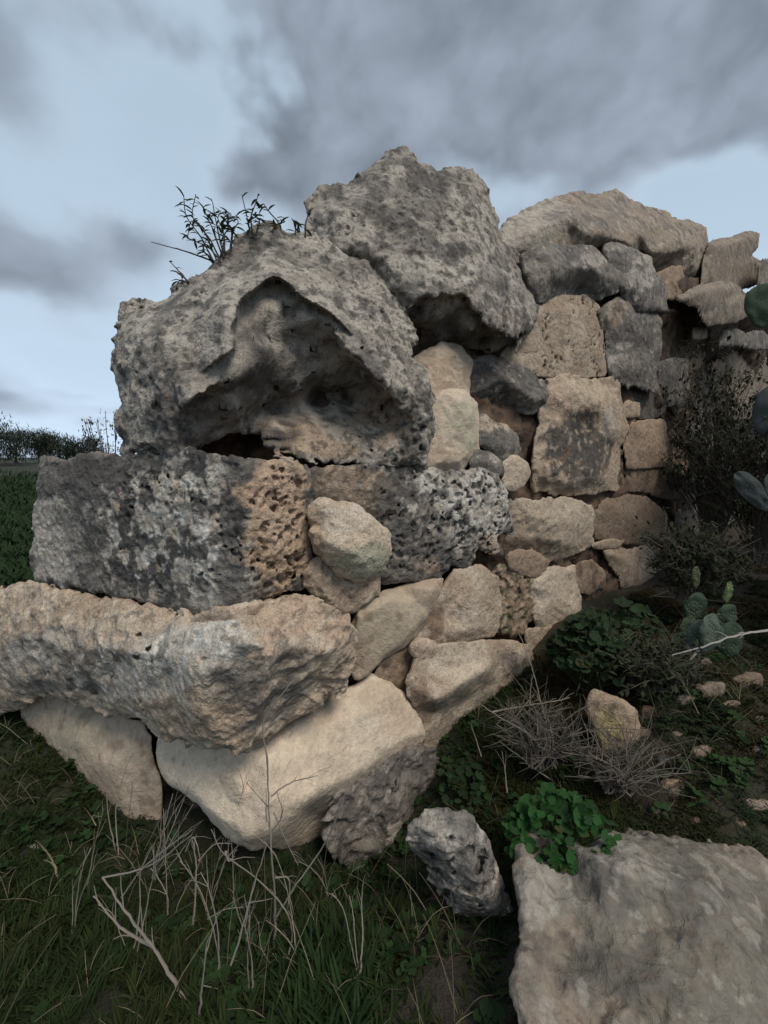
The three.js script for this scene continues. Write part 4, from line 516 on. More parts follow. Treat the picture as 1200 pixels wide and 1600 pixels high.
function tube(points, r0, r1, segs = 14, radial = 6, wob = 0, seed = 1) { // a tapering stem through points
  const cv = new THREE.CatmullRomCurve3(points, false, 'centripetal'), n = segs, g = new THREE.TubeGeometry(cv, n, 1, radial, false), p = g.attributes.position, P = new THREE.Vector3();
  for (let i = 0; i <= n; i++) { const c = cv.getPointAt(i / n), r = lerp(r0, r1, i / n) * (1 + 0.25 * noise(i * 1.7, seed * 3.1, 0.5)), dx = wob * noise(i * 0.5, seed, 1), dy = wob * noise(i * 0.5, seed, 5); for (let j = 0; j <= radial; j++) { const k = i * (radial + 1) + j; P.fromBufferAttribute(p, k).sub(c).multiplyScalar(r).add(c); p.setXYZ(k, P.x + dx, P.y + dy, P.z); } }
  g.computeVertexNormals(); return g;
}
function part(parent, name, g, m) { const o = finish(new THREE.Mesh(g, m)); o.name = name; parent.add(o); return o; }
function thing(name, p, label, category, group) { const o = new THREE.Group(); o.name = numbered(name); o.position.copy(p); scene.add(o); return tag(o, label, category, group); }

// grass: nobody could count it
{
  const bladesOf = (n, len, wid, seed) => { const r = rng(seed), gs = []; for (let i = 0; i < n; i++) { const g = blade(len * (0.55 + 0.6 * r()), wid * (0.7 + 0.6 * r()), 0.3 + 0.9 * r(), 3); g.rotateX(0.1 + 0.5 * r()); g.rotateY(r() * 6.283); g.translate((r() - 0.5) * len * 0.5, -0.01, (r() - 0.5) * len * 0.5); gs.push(g); } return mergeGeometries(gs); };
  const r = rng(4242), M = new THREE.Matrix4(), Q = new THREE.Quaternion(), Y = new THREE.Vector3(0, 1, 0), c = new THREE.Color();
  const spread = (name, geo, n, pick, colour, size) => {
    const list = []; for (let i = 0; i < n; i++) { const p = pick(r); if (p) list.push(p); }
    const im = finish(new THREE.InstancedMesh(geo, mat([1, 1, 1], { roughness: 0.8 }), list.length)); im.name = name; im.userData.kind = 'stuff';
    list.forEach(([x, z, k], i) => { Q.setFromAxisAngle(Y, r() * 6.283); const s = size(x, z, r) * (k ?? 1); M.compose(new THREE.Vector3(x, groundY(x, z), z), Q, new THREE.Vector3(s, s * (0.7 + 0.6 * r()), s)); im.setMatrixAt(i, M); const q = colour(x, z, r); c.setRGB(...q); im.setColorAt(i, c); });
    scene.add(im); return im;
  };
  const green = (x, z, r) => { const k = 0.7 + 0.8 * r(), d = clamp(0.5 + 1.5 * fbm(x * 2, z * 2, 6, 3)); return [lerp(0.010, 0.019, d) * k, lerp(0.023, 0.024, d) * k, 0.006 * k]; };
  spread('grass', bladesOf(9, 0.085, 0.006, 3), 22000, r => { const x = -3.6 + r() * 4.6, z = -0.35 - r() * 3.9; if (inWall(x, z, -0.05)) return null; const f = Math.hypot(x - 0.24, (z + 1.15) * 0.8) + 0.5 * fbm(x * 4, z * 4, 5, 3); if (r() < 0.8 * sstep(0.45, 0.15, f)) return null; if (fbm(x * 3, z * 3, 3, 3) < -0.2 && r() < 0.7) return null; return [x, z]; }, green, (x, z, r) => (0.7 + 0.5 * r() + 0.9 * clamp(fbm(x * 2.2 + 5, z * 2.2, 9, 3) * 2)) * (inWall(x, z, 0.35) ? 0.7 : 1) ).userData.label = 'dark green short grass in front of the wall foot';
  spread('bank_grass', bladesOf(9, 0.065, 0.006, 8), 20000, r => { const x = 0.45 + r() * 3.6, z = -0.7 - r() * 4.2; if (inWall(x, z, 0) || fbm(x * 3, z * 3, 8, 3) < -0.1) return null; return [x, z]; }, (x, z, r) => { const k = 0.6 + 0.8 * r(), d = clamp(0.5 + 2 * fbm(x * 2.4, z * 2.4, 16, 3)); return [lerp(0.016, 0.036, d) * k, lerp(0.026, 0.026, d) * k, 0.009 * k]; }, () => 1).userData.label = 'brownish green moss and short grass on the bank';
  spread('meadow_grass', bladesOf(7, 0.3, 0.02, 5), 16000, r => { const a = 0.55 + r() * 0.75, d = 3.5 + 40 * r() * r(); return [-d * Math.sin(a), -d * Math.cos(a)]; }, (x, z, r) => { const k = 0.7 + 0.6 * r(); return [0.018 * k, 0.034 * k, 0.011 * k]; }, (x, z, r) => 0.6 + 0.04 * Math.hypot(x, z)).userData.label = 'green meadow grass stretching away beyond the wall';
  const weed = (() => { const r = rng(12), gs = []; for (let i = 0; i < 8; i++) { const g = i % 2 ? roundLeaf(0.012 + 0.012 * r(), 5) : blade(0.05 + 0.04 * r(), 0.016, 0.9, 3, 0.2); if (i % 2) { g.rotateX((r() - 0.5) * 1.2); g.translate((r() - 0.5) * 0.07, 0.02 + 0.04 * r(), (r() - 0.5) * 0.07); } else { g.rotateX(0.5 + 0.7 * r()); g.rotateY(r() * 6.28); } gs.push(g.index ? g : g); } return mergeGeometries(gs); })();
  const anywhere = r => { const x = -2.6 + r() * 5, z = -0.5 - r() * 2.6; return inWall(x, z, 0) || (x > 0.3 && z > -1.55) ? null : [x, z]; };
  spread('ground_weeds', weed, 2600, r => { const p = anywhere(r); return p && fbm(p[0] * 2.5, p[1] * 2.5, 21, 3) > -0.05 ? p : null; }, (x, z, r) => { const k = 0.5 + r(); return [0.016 * k, 0.034 * k, 0.010 * k]; }, (x, z, r) => 0.4 + 0.5 * r()).userData.label = 'small broad-leaved weeds growing through the grass';
  const straw = (() => { const r = rng(14), gs = []; for (let i = 0; i < 4; i++) { const p = new THREE.Vector3((r() - 0.5) * 0.05, 0, (r() - 0.5) * 0.05), e = p.clone().add(new THREE.Vector3((r() - 0.5) * 0.2, 0.03 + 0.13 * r(), (r() - 0.5) * 0.2)); gs.push(tube([p, p.clone().lerp(e, 0.5).add(new THREE.Vector3(0, 0.02, 0)), e], 0.0014, 0.0006, 4, 3, 0.004, i)); } return mergeGeometries(gs); })();
  spread('dry_straw', straw, 700, anywhere, (x, z, r) => { const k = 0.5 + 0.8 * r(); return [0.15 * k, 0.125 * k, 0.085 * k]; }, (x, z, r) => 0.7 + 0.8 * r()).userData.label = 'scattered dead straw lying in the grass';
}

// ---------------------------------------------------------------- dead stems
const dryMat = mat([0.20, 0.175, 0.15]), paleDry = mat([0.27, 0.235, 0.19]), darkDry = mat([0.14, 0.12, 0.10]), barkMat = mat([0.16, 0.14, 0.12]);
function deadPlant(base, stems, label, material = dryMat, group = 'dead weeds in front of the wall') {
  const [bx, by, bd] = base, gd = groundDepth(bx, Math.min(by, 1640)), shift = gd - bd; base = at(bx, by, gd);
  const o = thing('dead_weed', base, label, 'dead weed', group); let k = 0;
  for (const [d, r, ...pp] of stems) { const jr = rng(900 + k + Math.round(base.x * 97)); const pts = pp.map(([x, y, dd], i) => at(x, y, (dd ?? d) + shift + (jr() - 0.5) * 0.03).sub(base)); part(o, 'stem', tube(pts, r, r * 0.45, 6 * pts.length, 5, r * 0.9, ++k), material); const S = o.children[o.children.length - 1], cv = new THREE.CatmullRomCurve3(pts), tw = []; for (let i = 0; i < 3; i++) { const t = 0.3 + 0.65 * jr(), q = cv.getPoint(t), u = cv.getTangent(t), side = new THREE.Vector3(jr() - 0.5, jr() - 0.2, jr() - 0.5).multiplyScalar(1.2).add(u).normalize().multiplyScalar(0.03 + 0.07 * jr()), e = q.clone().add(side); tw.push(tube([q, q.clone().lerp(e, 0.55).add(new THREE.Vector3(0, 0.006, 0)), e], r * 0.4, r * 0.15, 5, 4, r * 0.5, i + k)); } if (pts.length > 2) for (const t of tw) part(S, 'twig', t, material); }
  return o;
}
const root = (x, y, d) => [x, y, d];
deadPlant(root(432, 1500, 1.12), [[1.12, 0.0042, [428, 1500], [430, 1420], [424, 1330], [419, 1240], [418, 1190], [411, 1130], [440, 1085], [462, 1060]], [1.05, 0.005, [500, 1598, 0.98], [470, 1560, 1.02], [448, 1530], [430, 1490, 1.1]], [1.14, 0.0025, [424, 1300], [441, 1272], [432, 1236]], [1.14, 0.0028, [423, 1244], [452, 1224], [496, 1212]], [1.12, 0.002, [420, 1262], [400, 1240], [384, 1222]], [1.12, 0.0022, [428, 1270], [445, 1310], [466, 1352]], [1.12, 0.0022, [416, 1285], [416, 1232]], [1.1, 0.0038, [330, 1592, 0.98], [370, 1480, 1.06], [395, 1390], [416, 1322]], [1.1, 0.0035, [447, 1502], [456, 1470], [446, 1422], [400, 1372], [348, 1332], [330, 1296]], [1.12, 0.0036, [432, 1432], [462, 1384], [500, 1330], [522, 1288], [546, 1222]], [1.1, 0.0022, [388, 1411], [426, 1404]], [1.12, 0.003, [430, 1371], [450, 1372], [452, 1412]], [1.1, 0.002, [380, 1500], [392, 1430], [404, 1390]], [1.12, 0.002, [324, 1436], [355, 1420], [380, 1418]], [1.1, 0.0022, [424, 1508], [408, 1480], [404, 1440]], [1.12, 0.0018, [372, 1260], [380, 1230], [372, 1200]]], 'tallest bare grey dead weed, forking in front of the pointed cream block');
deadPlant(root(290, 1568, 1.08), [[1.08, 0.006, [294, 1572], [270, 1530], [236, 1476], [200, 1430], [160, 1370]], [1.1, 0.005, [240, 1480], [190, 1450], [146, 1400]], [1.2, 0.003, [238, 1372], [252, 1310], [270, 1240]], [1.2, 0.0028, [244, 1352], [262, 1310], [288, 1248]], [1.2, 0.0026, [250, 1346], [276, 1300], [302, 1256]], [1.18, 0.0026, [242, 1374], [242, 1340]], [1.15, 0.0032, [160, 1372], [235, 1352], [300, 1304]], [1.15, 0.003, [190, 1402], [226, 1354], [300, 1296]], [1.18, 0.0025, [255, 1365], [280, 1335], [296, 1310]], [1.2, 0.0022, [256, 1300], [272, 1270], [292, 1240]]], 'bent dead weed with a fan of straight grey stalks under the cream block', dryMat);
deadPlant(root(135, 1392, 1.2), [[1.2, 0.003, [135, 1392], [150, 1312], [163, 1262]], [1.2, 0.0026, [118, 1368], [146, 1320], [166, 1280]], [1.22, 0.0022, [150, 1290], [144, 1276], [158, 1276]], [1.2, 0.0022, [184, 1246], [172, 1215], [158, 1196]]], 'thin greenish dead weed before the buried tan block', mat([0.2, 0.19, 0.12]));
deadPlant(root(300, 1455, 1.15), [[1.15, 0.005, [284, 1462], [300, 1445], [305, 1400], [306, 1345], [300, 1308]], [1.15, 0.0022, [290, 1330], [302, 1308], [312, 1340], [306, 1365]], [1.15, 0.0022, [310, 1345], [335, 1320], [360, 1318]], [1.14, 0.002, [330, 1420], [352, 1345], [364, 1330]]], 'pale dead stalk with a curled tip between the two forked weeds', paleDry);
deadPlant(root(312, 1598, 1.0), [[1.0, 0.004, [310, 1600], [318, 1520], [323, 1476]], [1.05, 0.002, [318, 1540], [340, 1545]]], 'short upright dead stalk at the bottom edge of the grass');
deadPlant(root(364, 1470, 1.12), [[1.12, 0.0024, [378, 1446], [366, 1405], [364, 1345]], [1.12, 0.004, [352, 1330], [358, 1345], [366, 1338]]], 'slim dead stalk with a small seed head', paleDry);
deadPlant(root(92, 1376, 1.25), [[1.25, 0.005, [92, 1376], [82, 1345], [62, 1318]], [1.2, 0.002, [30, 1590, 1], [60, 1520, 1.05], [120, 1470, 1.1], [140, 1455, 1.12]]], 'bowed dry stalk beside the small whitish stone', mat([0.2, 0.18, 0.11]));
deadPlant(root(860, 1165, 1.75), [[1.75, 0.005, [858, 1166], [820, 1142], [790, 1126], [758, 1106]], [1.75, 0.004, [770, 1112], [826, 1102], [870, 1095], [890, 1090]], [1.75, 0.003, [800, 1130], [812, 1112], [835, 1085]]], 'pale fallen twig leaning on the cream ledge block', paleDry);
deadPlant(root(885, 1236, 1.6), [[1.6, 0.0045, [886, 1238], [830, 1196], [780, 1158]], [1.6, 0.004, [792, 1238], [789, 1205], [784, 1174]], [1.7, 0.003, [752, 1182], [742, 1150], [735, 1130]]], 'pair of pale twigs above the bright green leaves', paleDry);
deadPlant(root(860, 1165, 2.0), [[2.0, 0.004, [862, 1165], [845, 1098], [830, 1040], [806, 978]], [2.0, 0.0035, [828, 1102], [829, 1075], [834, 1050]]], 'long thin stem rising from the weeds past the cream ledge block', paleDry);
deadPlant(root(900, 1092, 2.15), [[2.15, 0.0045, [899, 1092], [907, 1062], [911, 1030], [916, 984]]], 'lone pale stalk standing before the green bush', paleDry);
deadPlant(root(1045, 1092, 2.1), [[2.1, 0.009, [1240, 978], [1200, 985], [1150, 993], [1100, 1010], [1050, 1024]], [2.1, 0.007, [1094, 1012], [1064, 1052], [1046, 1092]]], 'long bare forked branch lying across the cactus', mat([0.30, 0.28, 0.25]));
deadPlant(root(1200, 946, 2.3), [[2.3, 0.003, [1020, 931], [1100, 937], [1220, 948]], [2.4, 0.0025, [1010, 935], [1050, 920], [1090, 890]]], 'thin straight dry stalk above the forked branch', dryMat);
deadPlant(root(1000, 1224, 1.8), [[1.8, 0.006, [950, 1186], [960, 1202], [975, 1216], [1004, 1224]], [1.8, 0.004, [938, 1226], [962, 1226], [972, 1216]]], 'grey forked twig lying on the dark earth', dryMat);

// more bare stalks standing about in the grass, each bent its own way
{ const r = rng(2718), sites = [[205, 1500, 'left of the bent weed'], [262, 1440, 'close behind the bent weed'], [345, 1530, 'between the bent weed and the tallest weed'], [395, 1560, 'just before the tallest weed'], [470, 1500, 'right of the tallest weed'], [520, 1420, 'below the rough grey stone'], [110, 1470, 'far out in the open grass'], [180, 1330, 'below the buried tan block'], [330, 1400, 'under the point of the cream block'], [560, 1540, 'alone near the grass edge']];
  for (const [x, y, where] of sites) { const d = groundDepth(x, y), st = []; const n = 2 + (r() * 2 | 0); for (let i = 0; i < n; i++) { const dx = (r() - 0.5) * 110, h = 60 + r() * 130; st.push([d, 0.0018 + 0.0016 * r(), [x + (r() - 0.5) * 12, y + 8], [x + dx * 0.35 + (r() - 0.5) * 14, y - h * 0.45], [x + dx * 0.8, y - h * 0.85], [x + dx * (1 + 0.4 * r()), y - h]]); } deadPlant([x, y, d], st, `thin dry stalks ${where}`, r() < 0.5 ? dryMat : paleDry); } }

// ---------------------------------------------------------------- leafy plants
const leafy = (c, tr = 0.3) => new THREE.MeshPhysicalMaterial({ color: new THREE.Color().setRGB(...c), roughness: 0.75, specularIntensity: 0.35, side: THREE.DoubleSide, transmission: tr, thickness: 0 });
// shrub rooted in the top of the hollowed boulder
function topShrub(base, d, stems, label, seed) {
  const o = thing('shrub', base, label, 'shrub'), r = rng(seed), lm = leafy([0.045, 0.06, 0.035], 0.3), sm = mat([0.07, 0.06, 0.05]), one = blade(0.045, 0.011, 0.8, 4, 0.15);
  for (const [dense, ...pp] of stems) {
    const pts = pp.map(([x, y]) => at(x, y, d + (r() - 0.5) * 0.08).sub(base)), s = part(o, 'stem', tube(pts, 0.0045, 0.0016, 12, 5, 0.003, r() * 50), sm), cv = new THREE.CatmullRomCurve3(pts), gs = [];
    for (let i = 0; i < dense; i++) { const t = 0.25 + 0.75 * (i + r()) / dense, p = cv.getPoint(Math.min(t, 1)), g = one.clone(), k = 0.65 + 0.6 * r(); g.scale(k, k, k); g.rotateX(0.5 + r() * 1.1); g.rotateY(r() * 6.283); g.rotateZ((r() - 0.5) * 0.6); g.translate(p.x, p.y, p.z); gs.push(g); }
    if (gs.length) { const l = part(s, 'leaves', mergeGeometries(gs), lm); l.userData.kind = 'stuff'; }
  }
  return o;
}
{
  const d = depthAt(345, 404, [WALL_LEFT, WALL_RIGHT]) + 0.36;
  topShrub(at(338, 412, d), d, [[14, [336, 412], [312, 368], [290, 335], [287, 304]], [16, [340, 410], [318, 360], [300, 335], [306, 304]], [12, [345, 408], [325, 370], [300, 345], [293, 372]], [14, [348, 405], [335, 365], [322, 335], [318, 322]], [2, [350, 402], [338, 350], [335, 330], [330, 310]], [14, [352, 400], [348, 360], [340, 338], [352, 330]], [14, [358, 396], [362, 365], [355, 345], [362, 335]], [12, [345, 410], [330, 390], [312, 380], [292, 372]], [0, [335, 410], [318, 402], [280, 390], [236, 378]], [10, [360, 392], [365, 360], [372, 345], [368, 335]], [14, [342, 408], [350, 375], [342, 355], [330, 348]], [12, [338, 412], [326, 400], [318, 392], [322, 375]], [14, [355, 398], [345, 378], [356, 356], [350, 340]]], 'leafy shrub growing from the top of the hollowed boulder', 31);
  topShrub(at(395, 372, d + 0.02), d + 0.02, [[2, [392, 372], [386, 340], [378, 304]], [14, [396, 372], [392, 340], [398, 322], [403, 306]], [12, [400, 368], [405, 345], [395, 335]], [10, [425, 362], [436, 350], [422, 332], [412, 318]], [7, [425, 362], [432, 352], [446, 346]], [10, [394, 372], [388, 350], [394, 335]]], 'small sprig with drooping leaves standing alone near the boulder peak', 32);
  topShrub(at(294, 441, d - 0.02), d - 0.02, [[3, [294, 441], [284, 428], [264, 408]], [3, [293, 442], [280, 438], [276, 450]], [0, [286, 432], [276, 425], [266, 423]]], 'tiny two-stemmed sprig low on the boulder shoulder', 33);
  topShrub(at(476, 371, d + 0.1), d + 0.1, [[6, [462, 372], [461, 355], [458, 343]], [5, [477, 372], [478, 350], [483, 328]], [4, [470, 372], [468, 360], [466, 350]]], 'small weed between the two grey boulders', 34);
}
// mallow beside the fallen block, and the darker bush at the wall foot
const onGround = (x, y) => at(x, y, groundDepth(x, y));
function mallow(base, spread, height, n, rad, c, label, seed, name = 'mallow_plant') {
  const o = thing(name, base, label, 'plant'), r = rng(seed), ms = [0, 1, 2, 3].map(i => leafy(i === 3 ? [c[1] * 0.85, c[1] * 0.95, c[2]] : c.map(v => v * (0.75 + 0.3 * i)), 0.25)), sm = mat([0.05, 0.07, 0.025]), shapes = [roundLeaf(1, 7), roundLeaf(1, 5)];
  for (let i = 0; i < n; i++) {
    const a = r() * 6.283, q = Math.sqrt(r()), p = new THREE.Vector3(Math.cos(a) * q * spread[0], height * (0.25 + 0.75 * (1 - q * q * 0.7)) * (0.55 + 0.5 * r()), Math.sin(a) * q * spread[1]);
    const k = rad * (0.35 + 1.1 * r() * r() + 0.2 * r()), l = part(o, 'leaf', shapes[i % 2], ms[(r() * 3.3) | 0]); l.position.copy(p); l.scale.setScalar(k); l.rotation.set((r() - 0.5) * 1.7 + 0.4, r() * 6.283, (r() - 0.5) * 1.4);
    if (i % 3 === 0) part(o, 'stem', tube([new THREE.Vector3(p.x * 0.2, 0, p.z * 0.2), p.clone().multiplyScalar(0.6), p], 0.003, 0.0018, 6, 4, 0, i), sm);
  }
  return o;
}
mallow(at(876, 1290, 1.47).add(new THREE.Vector3(0, -0.14, 0)), [0.2, 0.14], 0.24, 260, 0.024, [0.018, 0.062, 0.013], 'bright green round-leaved mallow spilling over the fallen block', 61);
mallow(onGround(735, 1240), [0.18, 0.16], 0.12, 110, 0.024, [0.016, 0.036, 0.011], 'low dark mallow patch at the foot of the cream ledge block', 62);
mallow(onGround(915, 1075), [0.22, 0.2], 0.46, 330, 0.034, [0.015, 0.034, 0.010], 'dense dark green bush against the lower right stones', 63, 'leafy_bush');
mallow(onGround(560, 1450), [0.2, 0.12], 0.05, 45, 0.013, [0.016, 0.045, 0.012], 'small patch of round green leaves in the near grass', 64);
mallow(onGround(960, 1010), [0.3, 0.2], 0.3, 90, 0.04, [0.02, 0.04, 0.013], 'dark weeds in the shade behind the green bush', 65, 'leafy_bush');

// ---------------------------------------------------------------- prickly pear
function cactus(base, pads, label, seed) {
  const o = thing('prickly_pear', base, label, 'cactus', 'prickly pears at the collapsed end of the wall'), r = rng(seed);
  for (const [x, y, d, w, h, roll, yaw, c] of pads) {
    const g = new THREE.SphereGeometry(1, 26, 18), p = g.attributes.position; for (let i = 0; i < p.count; i++) { const X = p.getX(i), Y = p.getY(i), Z = p.getZ(i), e = 1 + 0.22 * Y; p.setXYZ(i, X * e * w * (1 + 0.04 * noise(X * 3, Y * 3, d)), Y * h, Z * w * 0.2 * (1.1 - 0.2 * Y) + 0.02 * noise(X * 2, Y * 2, x)); } g.computeVertexNormals();
    const m = part(o, 'pad', g, mat(c, { roughness: 0.7 })); m.position.copy(at(x, y, d).sub(base)); m.rotation.set(0, yaw, roll);
    const gs = []; for (let i = 0; i < 44; i++) { const a = (i * 2.4) % 6.283, q = Math.sqrt((i + 0.5) / 44) * 0.92, X = Math.cos(a) * q, Y = Math.sin(a) * q, Z = Math.sqrt(Math.max(0, 1 - q * q)); for (const s of [1, -1]) { const k = new THREE.ConeGeometry(0.0035, 0.012, 4); k.rotateX(s * Math.PI / 2); k.translate(X * (1 + 0.22 * Y) * w, Y * h, s * (Z * w * 0.2 * (1.1 - 0.2 * Y) + 0.003)); gs.push(k); } }
    part(m, 'spines', mergeGeometries(gs), mat([0.3, 0.27, 0.2])).userData.kind = 'stuff';
  }
  return o;
}
const PG = [0.040, 0.062, 0.038], PB = [0.06, 0.072, 0.068], PY = [0.13, 0.20, 0.07];
cactus(at(1205, 560, 2.9), [[1192, 478, 2.9, 0.11, 0.15, 0.1, -0.3, PG], [1222, 560, 2.95, 0.12, 0.17, -0.2, 0.2, PG], [1204, 640, 2.95, 0.10, 0.18, -0.15, -0.6, PB], [1176, 768, 2.9, 0.065, 0.17, 0.65, -0.4, PB], [1212, 770, 2.9, 0.08, 0.16, 0.5, 0.2, PB], [1220, 690, 2.95, 0.11, 0.16, -0.3, 0.1, PG], [1226, 830, 2.95, 0.11, 0.18, 0.1, 0.1, PG], [1232, 930, 2.95, 0.12, 0.2, -0.1, 0.1, PG]], 'tall prickly pear with a dark round pad against the topmost stones', 71);
cactus(at(1110, 1045, 2.35), [[1098, 995, 2.35, 0.085, 0.11, -0.5, -0.4, [0.075, 0.1, 0.085]], [1108, 985, 2.3, 0.07, 0.10, -0.1, 0.3, [0.09, 0.12, 0.09]], [1060, 1010, 2.45, 0.09, 0.08, 0.9, 0.3, PG], [1138, 925, 2.4, 0.026, 0.065, -0.15, 0.2, PY], [1088, 902, 2.5, 0.022, 0.07, 0.1, 0.2, [0.10, 0.13, 0.06]], [1140, 1000, 2.4, 0.09, 0.11, 0.3, 0.1, PG], [1136, 966, 2.42, 0.07, 0.09, 0.1, 0.2, PG], [1086, 950, 2.5, 0.07, 0.10, -0.1, 0.1, PG], [1075, 985, 2.48, 0.07, 0.09, 0.2, 0.3, PG]], 'low prickly pear with slim young upright pads under the bare branch', 72);

// ---------------------------------------------------------------- dark dry brush in the collapsed corner
function brush(base, n, spread, height, m, label, seed, leavesOf) {
  const o = thing('dry_bush', base, label, 'bush', 'dry bushes in the collapsed corner'), r = rng(seed), gs = [], ls = [];
  for (let i = 0; i < n; i++) { const a = r() * 6.283, q = Math.sqrt(r()), e = new THREE.Vector3(Math.cos(a) * q * spread, height * (0.4 + 0.7 * r()), Math.sin(a) * q * spread * 0.7), mid = new THREE.Vector3(e.x * 0.4, e.y * 0.6, e.z * 0.4).addScalar((r() - 0.5) * 0.08); gs.push(tube([new THREE.Vector3((r() - 0.5) * 0.15, 0, (r() - 0.5) * 0.1), mid, e], 0.006, 0.0015, 7, 4, 0.01, i));
    for (let k = 0; k < 3; k++) { const s = mid.clone().lerp(e, r()), f = s.clone().add(new THREE.Vector3((r() - 0.5) * 0.3, (r() - 0.3) * 0.25, (r() - 0.5) * 0.3)); gs.push(tube([s, s.clone().lerp(f, 0.5).addScalar(0.01), f], 0.002, 0.001, 4, 3, 0.006, i + k)); if (leavesOf) for (let j = 0; j < leavesOf; j++) { const g = blade(0.05, 0.02, 0.7, 2, 0.2); g.rotateX(r() * 2.4); g.rotateY(r() * 6.283); const p = s.clone().lerp(f, r()); g.translate(p.x + (r() - 0.5) * 0.05, p.y + (r() - 0.5) * 0.05, p.z + (r() - 0.5) * 0.05); ls.push(g); } } }
  part(o, 'twigs', mergeGeometries(gs), m).userData.kind = 'stuff';
  if (ls.length) part(o, 'leaves', mergeGeometries(ls), leafy([0.03, 0.036, 0.016], 0.15)).userData.kind = 'stuff';
  return o;
}
brush(at(1110, 850, 4.15), 200, 0.8, 1.75, darkDry, 'dark tangled bush filling the collapsed corner under the topmost stones', 81, 9);
brush(at(1185, 880, 3.5), 160, 0.65, 1.2, darkDry, 'dark leafy bush below the grey-blue cactus pads', 82, 8);
brush(at(1075, 940, 2.95), 130, 0.4, 0.5, darkDry, 'low leafy scrub behind the low prickly pear', 83, 6);
brush(onGround(1010, 1080), 70, 0.3, 0.22, darkDry, 'dark weeds between the green bush and the low prickly pear', 88, 6);
brush(at(845, 1190, 1.95), 60, 0.28, 0.25, darkDry, 'grey-brown dead scrub under the pale fallen twigs', 84, 0);
brush(at(965, 1230, 1.85), 50, 0.3, 0.2, darkDry, 'low dead scrub on the dark earth beside the bank', 85, 0);

// ---------------------------------------------------------------- far trees and the bush behind the corner
function tree(x, z, h, w, label, seed, c = [0.03, 0.04, 0.025], lean = 0) {
  const o = thing('tree', new THREE.Vector3(x, groundY(x, z), z), label, 'tree', 'trees beyond the meadow'), r = rng(seed), bark = mat([0.09, 0.075, 0.06]);
  part(o, 'trunk', tube([new THREE.Vector3(0, -0.2, 0), new THREE.Vector3(lean * 0.3, h * 0.3, 0), new THREE.Vector3(lean, h * 0.75, 0)], h * 0.03, h * 0.012, 10, 7, 0, seed), bark);
  const gs = [], clumps = []; for (let i = 0; i < 26; i++) { const a = r() * 6.283, q = Math.sqrt(r()); clumps.push([Math.cos(a) * q * w * 0.75 + lean, h * (0.2 + 0.72 * r()), Math.sin(a) * q * w * 0.75, w * (0.18 + 0.22 * r())]); }
  for (let i = 0; i < 9; i++) { const k = clumps[i]; part(o, 'limb', tube([new THREE.Vector3(lean * 0.4, h * 0.35, 0), new THREE.Vector3(k[0] * 0.5, k[1] * 0.8, k[2] * 0.5), new THREE.Vector3(k[0], k[1], k[2])], h * 0.012, h * 0.004, 6, 4, 0, i), bark); }
  for (let i = 0; i < 2600; i++) { const k = clumps[(r() * clumps.length) | 0], g = blade(w * 0.15, w * 0.09, 0.6, 1, 0.2); g.rotateX(r() * 6.28); g.rotateY(r() * 6.28); const v = new THREE.Vector3(r() - 0.5, (r() - 0.5) * 0.75, r() - 0.5).normalize().multiplyScalar(k[3] * Math.cbrt(r()) * 1.2); g.translate(k[0] + v.x, k[1] + v.y, k[2] + v.z); gs.push(g); }
  part(o, 'crown', mergeGeometries(gs), leafy(c, 0.2)).userData.kind = 'stuff';
  return o;
}
const far = (px, dist) => [dist * (px - 600) / FOCAL, -dist];
for (const [px, d, h, w, l, s] of [[-4, 40, 4.4, 3.2, 'dark tree standing tallest at the left end of the tree line', 91], [30, 46, 3.7, 2.6, 'thin tree with open crown next to the tallest far tree', 92], [66, 52, 3.9, 3.2, 'flat-crowned tree in the middle of the far tree line', 93], [98, 50, 3.1, 3.2, 'low round tree rising just above the corner block', 94], [132, 48, 2.7, 3.2, 'lowest tree of the far line, close to the twiggy bush', 95], [-40, 44, 3.8, 2.4, 'dark tree cut by the edge of the view', 96]])
  tree(...far(px, d), h, w, l, s);
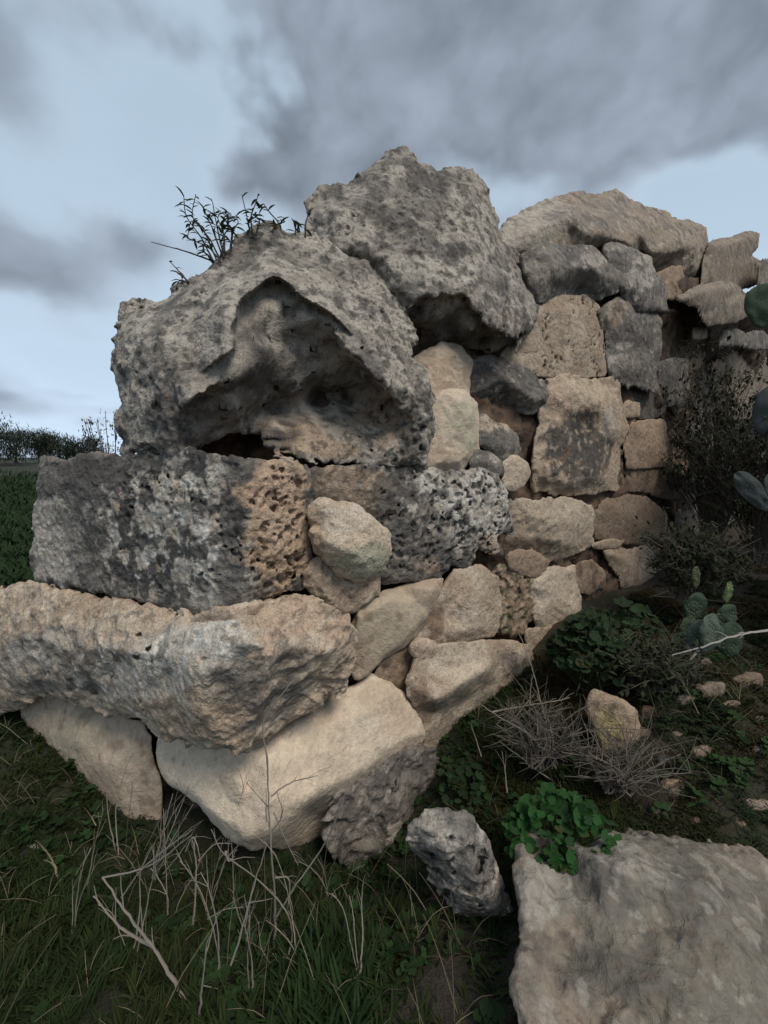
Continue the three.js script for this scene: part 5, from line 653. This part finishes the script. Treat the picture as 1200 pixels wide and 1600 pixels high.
{
  const p = new THREE.Vector3(...[far(172, 7)].map(([x, z]) => [x, 0.1, z])[0]); const o = thing('twiggy_bush', p, 'open twiggy bush standing behind the wall corner', 'bush'), r = rng(99), bm = mat([0.06, 0.05, 0.045]), lm = leafy([0.035, 0.04, 0.032], 0.15);
  for (let i = 0; i < 22; i++) { const e = new THREE.Vector3((r() - 0.55) * 0.8, 1.25 + 0.95 * r(), (r() - 0.5) * 0.6), mid = new THREE.Vector3(e.x * 0.5, e.y * 0.55, e.z * 0.5), s = part(o, 'branch', tube([new THREE.Vector3(0, 0, 0), mid, e], 0.014, 0.004, 8, 5, 0.03, i), bm), gs = [], cv = new THREE.CatmullRomCurve3([new THREE.Vector3(), mid, e]); for (let k = 0; k < 26; k++) { const q = cv.getPoint(0.55 + 0.45 * r()), g = blade(0.06, 0.026, 0.6, 2, 0.2); g.rotateX(r() * 3); g.rotateY(r() * 6.28); g.translate(q.x + (r() - 0.5) * 0.16, q.y + (r() - 0.5) * 0.16, q.z + (r() - 0.5) * 0.16); gs.push(g); } part(s, 'leaves', mergeGeometries(gs), lm).userData.kind = 'stuff'; }
}

// an evergreen added out of view to keep light off the collapsed corner
{
  const o = thing('added_shade_tree', new THREE.Vector3(4.5, groundY(4.5, -2.2), -2.2), 'added evergreen tree, out of view, shading the collapsed end of the wall', 'tree'), r = rng(333), bark = mat([0.09, 0.075, 0.06]);
  part(o, 'trunk', tube([new THREE.Vector3(0, -0.3, 0), new THREE.Vector3(-0.1, 1.2, 0), new THREE.Vector3(-0.2, 2.6, -0.1)], 0.13, 0.06, 10, 8, 0.03, 3), bark);
  const clumps = []; for (let i = 0; i < 34; i++) { const a = r() * 6.283, q = Math.cbrt(r()), e = Math.asin(r() * 2 - 1); clumps.push([-0.5 + Math.cos(a) * Math.cos(e) * q * 0.85, 2.6 + Math.sin(e) * q * 1.2, Math.sin(a) * Math.cos(e) * q * 1.2, 0.3 + 0.2 * r()]); }
  for (let i = 0; i < 10; i++) { const k = clumps[i]; part(o, 'limb', tube([new THREE.Vector3(-0.12, 1.5, 0), new THREE.Vector3(k[0] * 0.5, 1.5 + (k[1] - 1.5) * 0.6, k[2] * 0.5), new THREE.Vector3(k[0], k[1], k[2])], 0.045, 0.012, 7, 5, 0.02, i), bark); }
  const gs = []; for (let i = 0; i < 14000; i++) { const k = clumps[(r() * clumps.length) | 0], g = blade(0.09, 0.045, 0.5, 1, 0.2); g.rotateX(r() * 6.28); g.rotateY(r() * 6.28); const v = new THREE.Vector3(r() - 0.5, r() - 0.5, r() - 0.5).normalize().multiplyScalar(k[3] * Math.cbrt(r())); g.translate(k[0] + v.x, k[1] + v.y, k[2] + v.z); gs.push(g); }
  part(o, 'crown', mergeGeometries(gs), leafy([0.04, 0.055, 0.025], 0.2)).userData.kind = 'stuff';
}
console.log('triangles in stones', triangles);
renderer.render(scene, camera);
